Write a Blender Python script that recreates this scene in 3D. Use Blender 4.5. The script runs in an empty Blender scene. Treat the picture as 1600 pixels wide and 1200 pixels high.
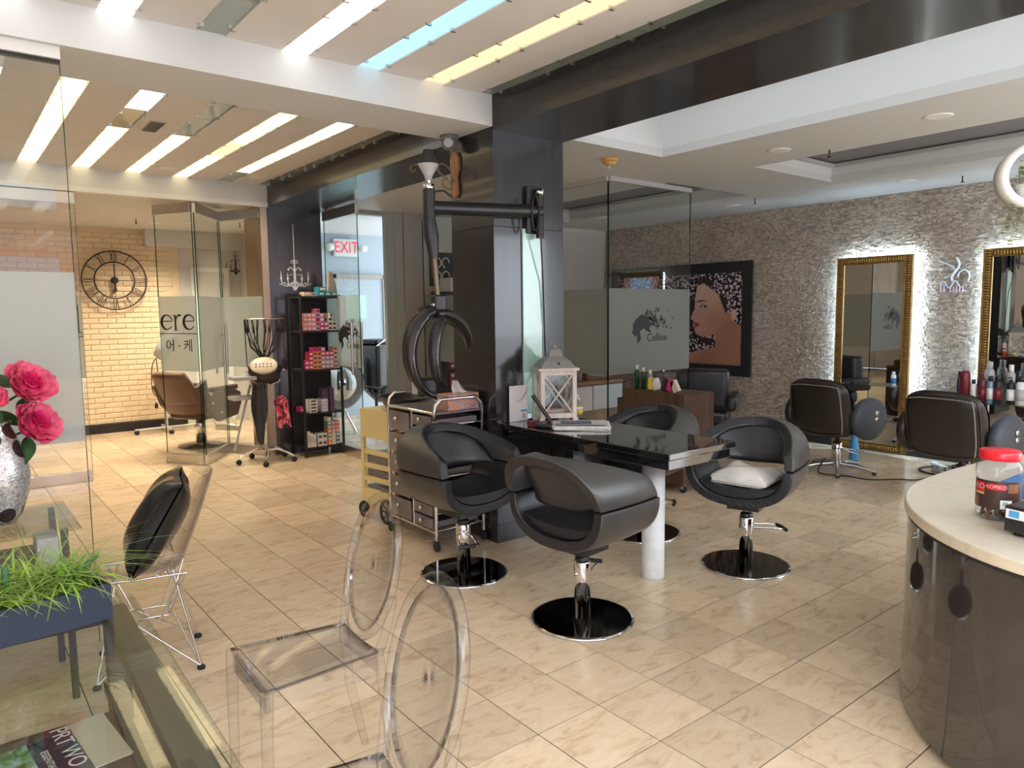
import bpy, bmesh, math, random
import numpy as np
from mathutils import Vector, Matrix
random.seed(7)
rnd = random.random
def U(a, b): return a + (b - a) * random.random()
PI = math.pi
scene = bpy.context.scene
C = scene.collection

# ---------------------------------------------------------------- camera
cd = bpy.data.cameras.new('camera'); cam = bpy.data.objects.new('camera', cd); C.objects.link(cam)
cd.sensor_fit = 'HORIZONTAL'; cd.sensor_width = 36.0; cd.lens = 1129.6 * 36.0 / 1600.0
cd.clip_start = 0.05; cd.clip_end = 200
_yaw, _pit, _rol = math.radians(51.4846), math.radians(5.6728), math.radians(-0.6545)
_f = Vector((math.cos(_yaw) * math.cos(_pit), math.sin(_yaw) * math.cos(_pit), -math.sin(_pit)))
_r = Vector((math.sin(_yaw), -math.cos(_yaw), 0)); _u = _r.cross(_f)
_r2 = math.cos(_rol) * _r + math.sin(_rol) * _u; _u2 = -math.sin(_rol) * _r + math.cos(_rol) * _u
cam.matrix_world = Matrix(((_r2.x, _u2.x, -_f.x, -1.5878), (_r2.y, _u2.y, -_f.y, -1.8689), (_r2.z, _u2.z, -_f.z, 1.5043), (0, 0, 0, 1)))
scene.camera = cam

# ---------------------------------------------------------------- world, sun, exposure
scene.view_settings.view_transform = 'Standard'; scene.view_settings.look = 'None'
scene.view_settings.gamma = 1.0; scene.view_settings.use_curve_mapping = False
scene.view_settings.exposure = 0.55
w = bpy.data.worlds.new('daylight'); scene.world = w; w.use_nodes = True
_bg = w.node_tree.nodes['Background']
_bg.inputs[0].default_value = (0.80, 0.90, 1.0, 1); _bg.inputs[1].default_value = 7.0
sd = bpy.data.lights.new('sun', 'SUN'); sun = bpy.data.objects.new('sun', sd); C.objects.link(sun)
sd.energy = 3.0; sd.angle = math.radians(1.5); sd.color = (1.0, 0.95, 0.86)
sun.rotation_euler = Vector((0.05, 0.55, -0.83)).to_track_quat('-Z', 'Y').to_euler()
sun.location = (-2, -8, 6)
cy = scene.cycles
cy.use_denoising = True; cy.max_bounces = 8; cy.diffuse_bounces = 4; cy.glossy_bounces = 4
cy.transparent_max_bounces = 24; cy.transmission_bounces = 6; cy.caustics_reflective = False; cy.caustics_refractive = False
cy.sample_clamp_indirect = 6.0

# ---------------------------------------------------------------- materials
M = {}
def nodes_of(m):
    m.use_nodes = True
    return m.node_tree.nodes, m.node_tree.links
def mat(name, col, rough=0.5, metal=0.0, coat=0.0, vary=0.0, vscale=8.0, bump=0.0, bscale=40.0, emit=None, estr=0.0, spec=0.5, sheen=0.0, stretch=None, alpha=1.0):
    m = bpy.data.materials.new(name); n, l = nodes_of(m); b = n['Principled BSDF']
    c = (*col, 1.0)
    b.inputs['Base Color'].default_value = c; b.inputs['Roughness'].default_value = rough
    b.inputs['Metallic'].default_value = metal; b.inputs['Coat Weight'].default_value = coat
    b.inputs['Coat Roughness'].default_value = 0.05; b.inputs['Specular IOR Level'].default_value = spec
    if sheen: b.inputs['Sheen Weight'].default_value = sheen
    if alpha < 1: b.inputs['Alpha'].default_value = alpha
    if emit:
        b.inputs['Emission Color'].default_value = (*emit, 1); b.inputs['Emission Strength'].default_value = estr
    if vary or bump:
        tc = n.new('ShaderNodeTexCoord'); mp = n.new('ShaderNodeMapping'); l.new(tc.outputs['Object'], mp.inputs[0])
        if stretch: mp.inputs['Scale'].default_value = stretch
    if vary:
        t = n.new('ShaderNodeTexNoise'); t.inputs['Scale'].default_value = vscale; t.inputs['Detail'].default_value = 6
        l.new(mp.outputs[0], t.inputs['Vector'])
        r = n.new('ShaderNodeValToRGB'); l.new(t.outputs['Fac'], r.inputs[0])
        r.color_ramp.elements[0].position = 0.3; r.color_ramp.elements[1].position = 0.7
        r.color_ramp.elements[0].color = (*[x * (1 - vary) for x in col], 1)
        r.color_ramp.elements[1].color = (*[min(1, x * (1 + vary)) for x in col], 1)
        l.new(r.outputs[0], b.inputs['Base Color'])
    if bump:
        t2 = n.new('ShaderNodeTexNoise'); t2.inputs['Scale'].default_value = bscale; t2.inputs['Detail'].default_value = 4
        l.new(mp.outputs[0], t2.inputs['Vector'])
        bp = n.new('ShaderNodeBump'); bp.inputs['Strength'].default_value = bump; bp.inputs['Distance'].default_value = 0.01
        l.new(t2.outputs['Fac'], bp.inputs['Height']); l.new(bp.outputs[0], b.inputs['Normal'])
    M[name] = m
    return m
def glassy(name, tint, ior=1.45, rough=0.0, edge=None):
    m = bpy.data.materials.new(name); n, l = nodes_of(m); n.remove(n['Principled BSDF']); o = n['Material Output']
    t = n.new('ShaderNodeBsdfTransparent'); t.inputs[0].default_value = (*tint, 1)
    g = n.new('ShaderNodeBsdfGlossy'); g.inputs['Roughness'].default_value = rough
    lf_ = n.new('ShaderNodeLayerWeight'); lf_.inputs[0].default_value = 0.5
    pw = n.new('ShaderNodeMath'); pw.operation = 'POWER'; pw.inputs[1].default_value = 5.0; l.new(lf_.outputs['Facing'], pw.inputs[0])
    f = n.new('ShaderNodeMath'); f.operation = 'MULTIPLY_ADD'; r0 = ((ior - 1) / (ior + 1)) ** 2; f.inputs[1].default_value = 1 - r0; f.inputs[2].default_value = r0; l.new(pw.outputs[0], f.inputs[0])
    mx = n.new('ShaderNodeMixShader'); l.new(f.outputs[0], mx.inputs[0]); l.new(t.outputs[0], mx.inputs[1]); l.new(g.outputs[0], mx.inputs[2])
    if edge:
        lw = n.new('ShaderNodeLayerWeight'); lw.inputs[0].default_value = 0.35
        r = n.new('ShaderNodeValToRGB'); r.color_ramp.elements[0].color = (*tint, 1); r.color_ramp.elements[1].color = (*edge, 1)
        r.color_ramp.elements[0].position = 0.35
        l.new(lw.outputs['Facing'], r.inputs[0]); l.new(r.outputs[0], t.inputs[0])
    l.new(mx.outputs[0], o.inputs[0]); M[name] = m
    return m
def frosted(name, col, amount):
    m = bpy.data.materials.new(name); n, l = nodes_of(m); n.remove(n['Principled BSDF']); o = n['Material Output']
    t = n.new('ShaderNodeBsdfTransparent'); d = n.new('ShaderNodeBsdfDiffuse'); tr = n.new('ShaderNodeBsdfTranslucent')
    d.inputs[0].default_value = (*col, 1); tr.inputs[0].default_value = (*col, 1)
    a = n.new('ShaderNodeMixShader'); a.inputs[0].default_value = 0.5; l.new(d.outputs[0], a.inputs[1]); l.new(tr.outputs[0], a.inputs[2])
    b = n.new('ShaderNodeMixShader'); b.inputs[0].default_value = amount; l.new(t.outputs[0], b.inputs[1]); l.new(a.outputs[0], b.inputs[2])
    l.new(b.outputs[0], o.inputs[0]); M[name] = m
    return m
def emissive(name, col, s):
    m = bpy.data.materials.new(name); n, l = nodes_of(m); n.remove(n['Principled BSDF']); e = n.new('ShaderNodeEmission')
    e.inputs[0].default_value = (*col, 1); e.inputs[1].default_value = s; l.new(e.outputs[0], n['Material Output'].inputs[0]); M[name] = m
    return m

mat('white_paint', (0.68, 0.69, 0.69), 0.55)
mat('ceiling_paint', (0.60, 0.60, 0.59), 0.6)
mat('ceiling_board', (0.76, 0.72, 0.69), 0.55, vary=0.03, vscale=3)
mat('warm_wall', (0.62, 0.60, 0.57), 0.6)
mat('cool_wall', (0.42, 0.50, 0.56), 0.6)
mat('taupe_wall', (0.38, 0.35, 0.31), 0.6)
mat('sage_panel', (0.36, 0.38, 0.34), 0.4)
mat('tray_dark', (0.20, 0.19, 0.20), 0.6)
mat('black_laminate', (0.022, 0.022, 0.027), 0.22, vary=0.25, vscale=2.0, stretch=(6, 6, 0.6), coat=0.25)
mat('black_beam', (0.022, 0.021, 0.024), 0.25, vary=0.25, vscale=2.0, stretch=(6, 0.5, 6), coat=0.2)
mat('black_gloss', (0.010, 0.010, 0.012), 0.04, coat=1.0)
mat('black_matte', (0.015, 0.015, 0.016), 0.6)
mat('black_plastic', (0.018, 0.018, 0.020), 0.32)
mat('black_leather', (0.016, 0.017, 0.021), 0.30, bump=0.15, bscale=220, vary=0.3, vscale=5)
mat('black_suede', (0.020, 0.022, 0.028), 0.75, bump=0.15, bscale=120, vary=0.35, vscale=9, sheen=0.3)
mat('grey_leather', (0.052, 0.049, 0.046), 0.30, bump=0.12, bscale=200, vary=0.2, vscale=5)
mat('brown_leather', (0.045, 0.026, 0.019), 0.30, bump=0.15, bscale=150, vary=0.4, vscale=4)
mat('dark_leather', (0.022, 0.017, 0.014), 0.32, bump=0.12, bscale=150)
mat('satin_black', (0.010, 0.011, 0.013), 0.16, bump=0.10, bscale=14)
mat('slate_cloth', (0.050, 0.058, 0.070), 0.55, bump=0.3, bscale=30)
mat('stitch', (0.55, 0.47, 0.36), 0.7)
mat('chrome', (0.80, 0.80, 0.80), 0.07, metal=1.0)
mat('steel', (0.62, 0.60, 0.57), 0.28, metal=1.0)
mat('dark_steel', (0.10, 0.095, 0.09), 0.06, metal=1.0)
mat('bronze_panel', (0.34, 0.27, 0.20), 0.3, metal=0.8, vary=0.15, vscale=3)
mat('gold', (0.42, 0.26, 0.08), 0.32, metal=0.75, vary=0.2, vscale=20)
mat('brass_old', (0.20, 0.16, 0.11), 0.4, metal=0.8)
mat('mirror', (0.86, 0.88, 0.87), 0.0, metal=1.0)
mat('concrete_white', (0.62, 0.62, 0.60), 0.5, vary=0.10, vscale=14)
mat('cream_stone', (0.66, 0.58, 0.45), 0.3, vary=0.05, vscale=30, coat=0.2)
mat('counter_gloss', (0.035, 0.031, 0.030), 0.05, coat=0.8)
mat('yellow_plastic', (0.80, 0.66, 0.30), 0.45)
mat('grey_plastic', (0.20, 0.18, 0.18), 0.3)
mat('smoke_drawer', (0.20, 0.18, 0.185), 0.25, vary=0.3, vscale=3)
mat('light_grey', (0.45, 0.45, 0.45), 0.5)
mat('white_plastic', (0.80, 0.80, 0.78), 0.35)
mat('white_wood', (0.68, 0.62, 0.54), 0.6, vary=0.12, vscale=20, bump=0.2, bscale=50, stretch=(1, 1, 0.2))
mat('roof_grey', (0.25, 0.25, 0.24), 0.5)
mat('oak', (0.36, 0.17, 0.075), 0.5, vary=0.3, vscale=12, stretch=(4, 4, 0.5))
mat('walnut', (0.085, 0.046, 0.030), 0.4, vary=0.45, vscale=5, stretch=(14, 14, 0.5))
mat('towel', (0.70, 0.66, 0.60), 0.9, bump=0.4, bscale=150)
mat('paper', (0.78, 0.78, 0.76), 0.6)
mat('newsprint', (0.60, 0.58, 0.54), 0.7, vary=0.35, vscale=40, stretch=(1, 4, 1))
mat('news_photo', (0.10, 0.13, 0.22), 0.6, vary=0.8, vscale=30)
mat('cable', (0.012, 0.012, 0.013), 0.5)
mat('grey_cable', (0.12, 0.12, 0.12), 0.5)
mat('rubber', (0.015, 0.015, 0.015), 0.7)
mat('red_lid', (0.75, 0.012, 0.025), 0.3)
mat('red_dark', (0.16, 0.01, 0.02), 0.35)
mat('orange_red', (0.80, 0.10, 0.02), 0.4)
mat('label_brown', (0.05, 0.022, 0.018), 0.4)
mat('label_red', (0.62, 0.01, 0.02), 0.4)
mat('label_gold', (0.65, 0.36, 0.10), 0.4)
mat('label_yellow', (0.85, 0.70, 0.10), 0.4)
mat('coffee_bean', (0.22, 0.09, 0.04), 0.4)
mat('blue_plastic', (0.05, 0.20, 0.50), 0.4)
mat('sky_blue', (0.08, 0.36, 0.66), 0.4)
mat('magenta', (0.70, 0.03, 0.20), 0.5, vary=0.3, vscale=14)
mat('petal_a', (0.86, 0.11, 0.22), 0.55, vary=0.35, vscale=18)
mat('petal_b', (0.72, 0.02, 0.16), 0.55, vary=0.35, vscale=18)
mat('leaf_dark', (0.025, 0.085, 0.022), 0.45, vary=0.4, vscale=20)
mat('grass_blade', (0.34, 0.55, 0.07), 0.45, vary=0.4, vscale=9)
mat('grass_thin', (0.30, 0.46, 0.14), 0.5, vary=0.3, vscale=9)
mat('cactus', (0.04, 0.17, 0.07), 0.6)
mat('trailing_leaf', (0.22, 0.27, 0.08), 0.5, vary=0.5, vscale=60)
mat('planter_blue', (0.028, 0.042, 0.070), 0.45)
mat('pebble', (0.45, 0.32, 0.22), 0.6, vary=0.4, vscale=30)
mat('taupe_frame', (0.12, 0.105, 0.085), 0.35)
mat('brown_shelf', (0.13, 0.085, 0.065), 0.4, vary=0.15, vscale=6)
mat('maroon', (0.10, 0.015, 0.02), 0.4)
mat('brick_foam', (0.74, 0.60, 0.41), 0.75, bump=0.5, bscale=45)
mat('grout', (0.05, 0.035, 0.025), 0.8)
mat('baseboard_black', (0.014, 0.013, 0.014), 0.4)
mat('mint_glass', (0.42, 0.66, 0.58), 0.15, coat=0.5)
mat('sage_glass', (0.27, 0.31, 0.27), 0.12, coat=0.5)
mat('duct', (0.16, 0.155, 0.15), 0.6)
mat('sign_red', (0.75, 0.02, 0.06), 0.4, emit=(0.9, 0.04, 0.10), estr=0.5)
mat('sign_white', (0.72, 0.76, 0.74), 0.4)
mat('ink', (0.015, 0.014, 0.016), 0.5)
mat('ink_grey', (0.07, 0.065, 0.08), 0.5)
mat('sticker_silver', (0.46, 0.47, 0.48), 0.5)
mat('skin', (0.62, 0.35, 0.25), 0.5, vary=0.10, vscale=3)
mat('skin_light', (0.66, 0.40, 0.30), 0.5)
mat('lips', (0.45, 0.06, 0.07), 0.5)
mat('hair_dark', (0.03, 0.016, 0.012), 0.6)
mat('yellow_det', (0.62, 0.36, 0.10), 0.45)
mat('asphalt', (0.32, 0.32, 0.31), 0.8, vary=0.15, vscale=4)
mat('street_brick', (0.30, 0.12, 0.09), 0.8, vary=0.3, vscale=30)
mat('window_blue', (0.20, 0.30, 0.42), 0.1)
mat('neon_off', (0.70, 0.78, 0.84), 0.3)
mat('neon_pink', (0.72, 0.50, 0.70), 0.3)
glassy('clear_glass', (0.972, 0.986, 0.98))
glassy('table_glass', (0.92, 0.95, 0.92), 1.5)
glassy('green_edge', (0.30, 0.50, 0.42), 1.5)
glassy('ghost', (0.955, 0.955, 0.96), 1.42, edge=(0.60, 0.60, 0.68))
glassy('jar_clear', (0.90, 0.90, 0.92), 1.45, edge=(0.62, 0.62, 0.66))
frosted('frost', (0.52, 0.57, 0.54), 0.58)
frosted('frost_daylit', (0.78, 0.86, 0.88), 0.62)  # same film as frost, with the front pane's daylight put into its colour
emissive('led_white', (0.58, 0.80, 1.0), 80.0)
emissive('lamp_warm', (1.0, 0.86, 0.62), 6.0)
emissive('lamp_dim', (1.0, 0.97, 0.92), 1.4)
LIT = {'W': emissive('panel_white', (1.0, 0.98, 0.95), 2.0), 'B': emissive('panel_blue', (0.42, 0.74, 0.95), 1.05),
       'C': emissive('panel_cream', (1.0, 0.74, 0.42), 1.0), 'Y': emissive('panel_yellow', (1.0, 0.80, 0.45), 1.9), 'G': M['sage_glass']}
emissive('daylight_pane', (0.72, 0.90, 1.0), 2.6)
emissive('window_green', (0.45, 0.95, 0.85), 1.1)

# ---------------------------------------------------------------- mesh helpers
class MB:
    def __init__(s): s.v = []; s.f = []; s.m = []; s.sm = []
    def add(s, vs, fs, mi=0, smooth=False):
        o = len(s.v); s.v += [tuple(x) for x in vs]
        for f in fs: s.f.append(tuple(i + o for i in f)); s.m.append(mi); s.sm.append(smooth)
        return s
    def box(s, x0, x1, y0, y1, z0, z1, mi=0, rot=None, c=None):
        vs = [Vector((x, y, z)) for z in (z0, z1) for y in (y0, y1) for x in (x0, x1)]
        if rot is not None:
            c = Vector(c) if c is not None else Vector(((x0 + x1) / 2, (y0 + y1) / 2, (z0 + z1) / 2)); vs = [rot @ (v - c) + c for v in vs]
        return s.add(vs, [(0, 2, 3, 1), (4, 5, 7, 6), (0, 1, 5, 4), (2, 6, 7, 3), (0, 4, 6, 2), (1, 3, 7, 5)], mi)
    def rbox(s, x0, x1, y0, y1, z0, z1, b=0.005, mi=0, seg=2):
        bm = bmesh.new(); bmesh.ops.create_cube(bm, size=1.0)
        for v in bm.verts: v.co = Vector(((x0 + x1) / 2 + v.co.x * (x1 - x0), (y0 + y1) / 2 + v.co.y * (y1 - y0), (z0 + z1) / 2 + v.co.z * (z1 - z0)))
        bmesh.ops.bevel(bm, geom=bm.edges[:], offset=b, segments=seg, profile=0.5, affect='EDGES', clamp_overlap=True)
        bm.verts.index_update(); o_ = len(s.sm); s.add([v.co.copy() for v in bm.verts], [[v.index for v in f.verts] for f in bm.faces], mi, True)
        for k_, f in enumerate(bm.faces):
            f.normal_update()
            if max(abs(q) for q in f.normal) > .999: s.sm[o_ + k_] = False
        bm.free(); return s
    def tube(s, pts, r, n=8, mi=0, closed=False, caps=True):
        pts = [Vector(p) for p in pts]; k = len(pts); rs = r if isinstance(r, (list, tuple)) else [r] * k
        rings = []; up = None
        for i, p in enumerate(pts):
            if closed: t = pts[(i + 1) % k] - pts[i - 1]
            else: t = pts[min(i + 1, k - 1)] - pts[max(i - 1, 0)]
            if t.length < 1e-9: t = Vector((0, 0, 1))
            t.normalize()
            if up is None: up = t.cross(Vector((0, 0, 1)) if abs(t.z) < 0.9 else Vector((1, 0, 0))).normalized()
            a = (up - t * up.dot(t))
            a = a.normalized() if a.length > 1e-6 else t.orthogonal().normalized()
            up = a; b = t.cross(a)
            rings.append([p + rs[i] * (math.cos(2 * PI * j / n) * a + math.sin(2 * PI * j / n) * b) for j in range(n)])
        vs = [v for g in rings for v in g]; fs = []
        for i in range(k if closed else k - 1):
            i2 = (i + 1) % k
            for j in range(n):
                fs.append((i * n + j, i * n + (j + 1) % n, i2 * n + (j + 1) % n, i2 * n + j))
        s.add(vs, fs, mi, True)
        if not closed and caps:
            s.add(rings[0], [tuple(range(n))[::-1]], mi); s.add(rings[-1], [tuple(range(n))], mi)
        return s
    def lathe(s, prof, n=24, mi=0, c=(0, 0, 0), axis='Z', sx=1.0, sy=1.0, smooth=True):
        vs = []; fs = []; k = len(prof)
        for r, z in prof:
            for j in range(n):
                a = 2 * PI * j / n; x, y, q = r * math.cos(a) * sx, r * math.sin(a) * sy, z
                if axis == 'X': x, y, q = z, r * math.cos(a), r * math.sin(a)
                if axis == 'Y': x, y, q = r * math.cos(a), z, r * math.sin(a)
                vs.append((x + c[0], y + c[1], q + c[2]))
        for i in range(k - 1):
            for j in range(n): fs.append((i * n + j, i * n + (j + 1) % n, (i + 1) * n + (j + 1) % n, (i + 1) * n + j))
        if prof[0][0] > 1e-6: fs.append(tuple(range(n))[::-1])
        if prof[-1][0] > 1e-6: fs.append(tuple((k - 1) * n + j for j in range(n)))
        return s.add(vs, fs, mi, smooth)
    def prism(s, poly, d, o=(0, 0, 0), u=(1, 0, 0), v=(0, 0, 1), w=(0, 1, 0), mi=0, smooth=False):
        o, u, v, w = map(Vector, (o, u, v, w)); n = len(poly)
        a = [o + u * p[0] + v * p[1] for p in poly]; b = [q + w * d for q in a]
        return s.add(a + b, [tuple(range(n)), tuple(range(2 * n - 1, n - 1, -1))] + [(i, (i + 1) % n, n + (i + 1) % n, n + i) for i in range(n)], mi, smooth)
    def grid(s, fn, nu, nv, mi=0, smooth=True, cu=False):
        vs = [fn(i / (nu - 1) if not cu else i / nu, j / (nv - 1)) for i in range(nu) for j in range(nv)]; fs = []
        for i in range(nu if cu else nu - 1):
            for j in range(nv - 1):
                i2 = (i + 1) % nu; fs.append((i * nv + j, i2 * nv + j, i2 * nv + j + 1, i * nv + j + 1))
        return s.add(vs, fs, mi, smooth)
    def build(s, name, mats, parent=None, loc=None, rotz=0.0):
        me = bpy.data.meshes.new(name); me.from_pydata(s.v, [], s.f); 
        for m in (mats if isinstance(mats, (list, tuple)) else [mats]): me.materials.append(M[m] if isinstance(m, str) else m)
        me.polygons.foreach_set('material_index', s.m); me.polygons.foreach_set('use_smooth', s.sm)
        bm = bmesh.new(); bm.from_mesh(me); bmesh.ops.recalc_face_normals(bm, faces=bm.faces); bm.to_mesh(me); bm.free(); me.update()
        return link(name, me, parent, loc, rotz)
def link(name, me, parent=None, loc=None, rotz=0.0):
    o = bpy.data.objects.new(name, me); C.objects.link(o)
    if parent is not None: o.parent = parent
    if loc is not None: o.location = loc
    if rotz: o.rotation_euler = (0, 0, rotz)
    return o
def tag(o, label, cat, group=None, kind=None):
    o['label'] = label; o['category'] = cat
    if group: o['group'] = group
    if kind: o['kind'] = kind
    return o
def thing(name, label, cat, loc=(0, 0, 0), rotz=0.0, group=None, kind=None):
    o = bpy.data.objects.new(name, None); C.objects.link(o); o.location = loc; o.rotation_euler = (0, 0, rotz); o.empty_display_size = 0.1
    return tag(o, label, cat, group, kind)
def dup(root, label, loc, rotz):
    r = root.copy(); C.objects.link(r); r.location = loc; r.rotation_euler = (0, 0, rotz); r['label'] = label
    for ch in list(root.children):
        c = ch.copy(); C.objects.link(c); c.parent = r
        for g in list(ch.children):
            d = g.copy(); C.objects.link(d); d.parent = c
    return r
def struct(name, mb, m, label, cat, parent=None):
    o = mb.build(name, m, parent)
    if parent is None: tag(o, label, cat, kind='structure')
    return o
def bevel(o, w=0.004, seg=2):
    b = o.modifiers.new('bevel', 'BEVEL'); b.width = w; b.segments = seg; b.limit_method = 'ANGLE'
    return o
def subsurf(o, lv=1):
    b = o.modifiers.new('subsurf', 'SUBSURF'); b.levels = lv; b.render_levels = lv
    return o
def solid(o, t, off=-1.0):
    b = o.modifiers.new('solid', 'SOLIDIFY'); b.thickness = t; b.offset = off
    return o
def text(name, s, size, m, parent, loc, rot, ext=0.0006, align='CENTER', sx=1.0):
    cu = bpy.data.curves.new(name, 'FONT'); cu.body = s; cu.size = size; cu.extrude = ext; cu.align_x = align; cu.align_y = 'CENTER'
    tmp = bpy.data.objects.new(name, cu); C.objects.link(tmp)
    dg = bpy.context.evaluated_depsgraph_get(); me = bpy.data.meshes.new_from_object(tmp.evaluated_get(dg))
    bpy.data.objects.remove(tmp); bpy.data.curves.remove(cu)
    me.materials.clear(); me.materials.append(M[m]); me.name = name
    o = link(name, me, parent, loc); o.rotation_euler = rot; o.scale = (sx, 1, 1)
    return o
def arc(cx, cy, r, a0, a1, n): return [(cx + r * math.cos(a0 + (a1 - a0) * i / (n - 1)), cy + r * math.sin(a0 + (a1 - a0) * i / (n - 1))) for i in range(n)]
def bez(p0, p1, p2, p3, n=10):
    out = []
    for i in range(n):
        t = i / (n - 1); out.append(tuple((1 - t) ** 3 * a + 3 * (1 - t) ** 2 * t * b + 3 * (1 - t) * t * t * c + t ** 3 * d for a, b, c, d in zip(p0, p1, p2, p3)))
    return out
def ribbon(mb, pts, ws, d, o, u, v, w, mi=0):
    # flat stroke of varying width in the plane (u, v), thickness d along w
    P = [Vector((p[0], p[1])) for p in pts]; L = []; Rr = []
    for i, p in enumerate(P):
        t = (P[min(i + 1, len(P) - 1)] - P[max(i - 1, 0)]).normalized(); nn = Vector((-t.y, t.x)); wd = ws[i] if isinstance(ws, (list, tuple)) else ws
        L.append(p + nn * wd / 2); Rr.append(p - nn * wd / 2)
    o, u, v, w = map(Vector, (o, u, v, w))
    a = [o + u * q.x + v * q.y for q in L] + [o + u * q.x + v * q.y for q in Rr]; n = len(P)
    b = [q + w * d for q in a]; N = 2 * n
    fs = [(i, i + 1, n + i + 1, n + i) for i in range(n - 1)] + [(N + i, N + n + i, N + n + i + 1, N + i + 1) for i in range(n - 1)]
    fs += [(i, N + i, N + i + 1, i + 1) for i in range(n - 1)] + [(n + i, n + i + 1, N + n + i + 1, N + n + i) for i in range(n - 1)]
    mb.add(a + b, fs, mi)
# ================================================================ SETTING
def tile_material():
    m = bpy.data.materials.new('travertine_tile'); n, l = nodes_of(m); b = n['Principled BSDF']
    ge = n.new('ShaderNodeNewGeometry'); sn = n.new('ShaderNodeVectorMath'); sn.operation = 'SNAP'; sn.inputs[1].default_value = (0.305, 0.305, 10)
    l.new(ge.outputs['Position'], sn.inputs[0])
    wn = n.new('ShaderNodeTexWhiteNoise'); wn.noise_dimensions = '3D'; l.new(sn.outputs[0], wn.inputs['Vector'])
    sc_ = n.new('ShaderNodeVectorMath'); sc_.operation = 'MULTIPLY'; sc_.inputs[1].default_value = (7.0, 15.0, 1.0); l.new(ge.outputs['Position'], sc_.inputs[0])
    ad = n.new('ShaderNodeVectorMath'); ad.operation = 'MULTIPLY_ADD'; ad.inputs[1].default_value = (40, 40, 40)
    l.new(wn.outputs['Color'], ad.inputs[0]); l.new(sc_.outputs[0], ad.inputs[2])
    t = n.new('ShaderNodeTexNoise'); t.inputs['Scale'].default_value = 1.0; t.inputs['Detail'].default_value = 9; t.inputs['Roughness'].default_value = 0.65; t.inputs['Distortion'].default_value = 0.8
    l.new(ad.outputs[0], t.inputs['Vector'])
    r = n.new('ShaderNodeValToRGB'); e = r.color_ramp.elements
    e[0].position = 0.22; e[0].color = (0.44, 0.285, 0.165, 1); e[1].position = 0.74; e[1].color = (0.77, 0.615, 0.44, 1)
    k = e.new(0.47); k.color = (0.70, 0.53, 0.355, 1)
    l.new(t.outputs['Fac'], r.inputs[0])
    hv = n.new('ShaderNodeHueSaturation'); l.new(r.outputs[0], hv.inputs['Color'])
    mr = n.new('ShaderNodeMapRange'); mr.inputs[3].default_value = 0.86; mr.inputs[4].default_value = 1.10; l.new(wn.outputs['Value'], mr.inputs[0]); l.new(mr.outputs[0], hv.inputs['Value'])
    l.new(hv.outputs[0], b.inputs['Base Color']); b.inputs['Roughness'].default_value = 0.22; b.inputs['Specular IOR Level'].default_value = 0.45
    M['tile'] = m
tile_material()
fl = MB().box(-5, 6.3, -3.3, 9.8, -0.12, -0.002); floor = struct('floor', fl, 'grout', 'beige travertine tiled salon floor with thin dark joints', 'floor')
T = 0.305; g = 0.0022
tb = MB(); tb.add([(g, g, 0), (T - g, g, 0), (T - g, T - g, 0), (g, T - g, 0), (g, g, -.004), (T - g, g, -.004), (T - g, T - g, -.004), (g, T - g, -.004)],
                  [(0, 1, 2, 3), (0, 4, 5, 1), (1, 5, 6, 2), (2, 6, 7, 3), (3, 7, 4, 0)])
tile0 = tb.build('tile', 'tile', floor)
tiles = []
_mw = cam.matrix_world.inverted()
for i in range(-16, 20):
    for j in range(-10, 32):
        x, y = i * T, j * T
        if x < -4.8 or x > 6.0 or y > 9.4: continue
        q = _mw @ Vector((x + T / 2, y + T / 2, 0))
        vis = q.z < -0.2 and abs(q.x / -q.z) < 0.74 and abs(q.y / -q.z) < 0.57
        tiles.append((0 if vis else 1, -q.z, x, y))
tiles.sort()
rest = MB()
for k, (nv, d, x, y) in enumerate(tiles):
    if k == 0: tile0.location = (x, y, 0)
    elif k < 300 and nv == 0:
        o = tile0.copy(); C.objects.link(o); o.location = (x, y, 0)
    else: rest.add([(a + x, b + y, c) for a, b, c in tb.v], tb.f)
ro = rest.build('tile_field', 'tile', floor); ro['kind'] = 'stuff'

# ---- striped ceiling of the front bay (x < 1.2) and the white cross beam
cb = MB()
STR = [(-1.75, -1.61), (-1.345, -1.205), (-0.94, -0.80), (-0.54, -0.40), (-0.12, 0.015), (0.29, 0.425), (0.70, 0.84), (1.10, 1.2)]
xs = [-5] + [v for s in STR for v in s]
ceil_l = struct('ceiling', MB().box(-5, 1.2, -3.2, 5.7, 2.90, 3.0), 'ceiling_board', 'striped ceiling of taupe boards with light panels over the waiting bay', 'ceiling')
for k in range(0, len(xs) - 1, 2):
    for (y0, y1) in ((-3.2, 1.8), (2.27, 5.7)):
        MB().box(xs[k], xs[k + 1], y0, y1, 2.83, 2.90).build('ceiling_board', 'ceiling_board', ceil_l)
LAY1 = ['YYYYYYYY', 'WWWWWWWW', 'WYYWWWWW', 'GGGGGGGG', 'WWWWWWWW', 'BBBBBBBB', 'CCCCCCCC', 'GGGGGGGG']
LAY2 = ['YYYYYY', 'WWWWWW', 'WYYYYY', 'WWGYYY', 'GGGYYY', 'WYYCYY', 'WWYYYG', 'GGGGGG']
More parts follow.
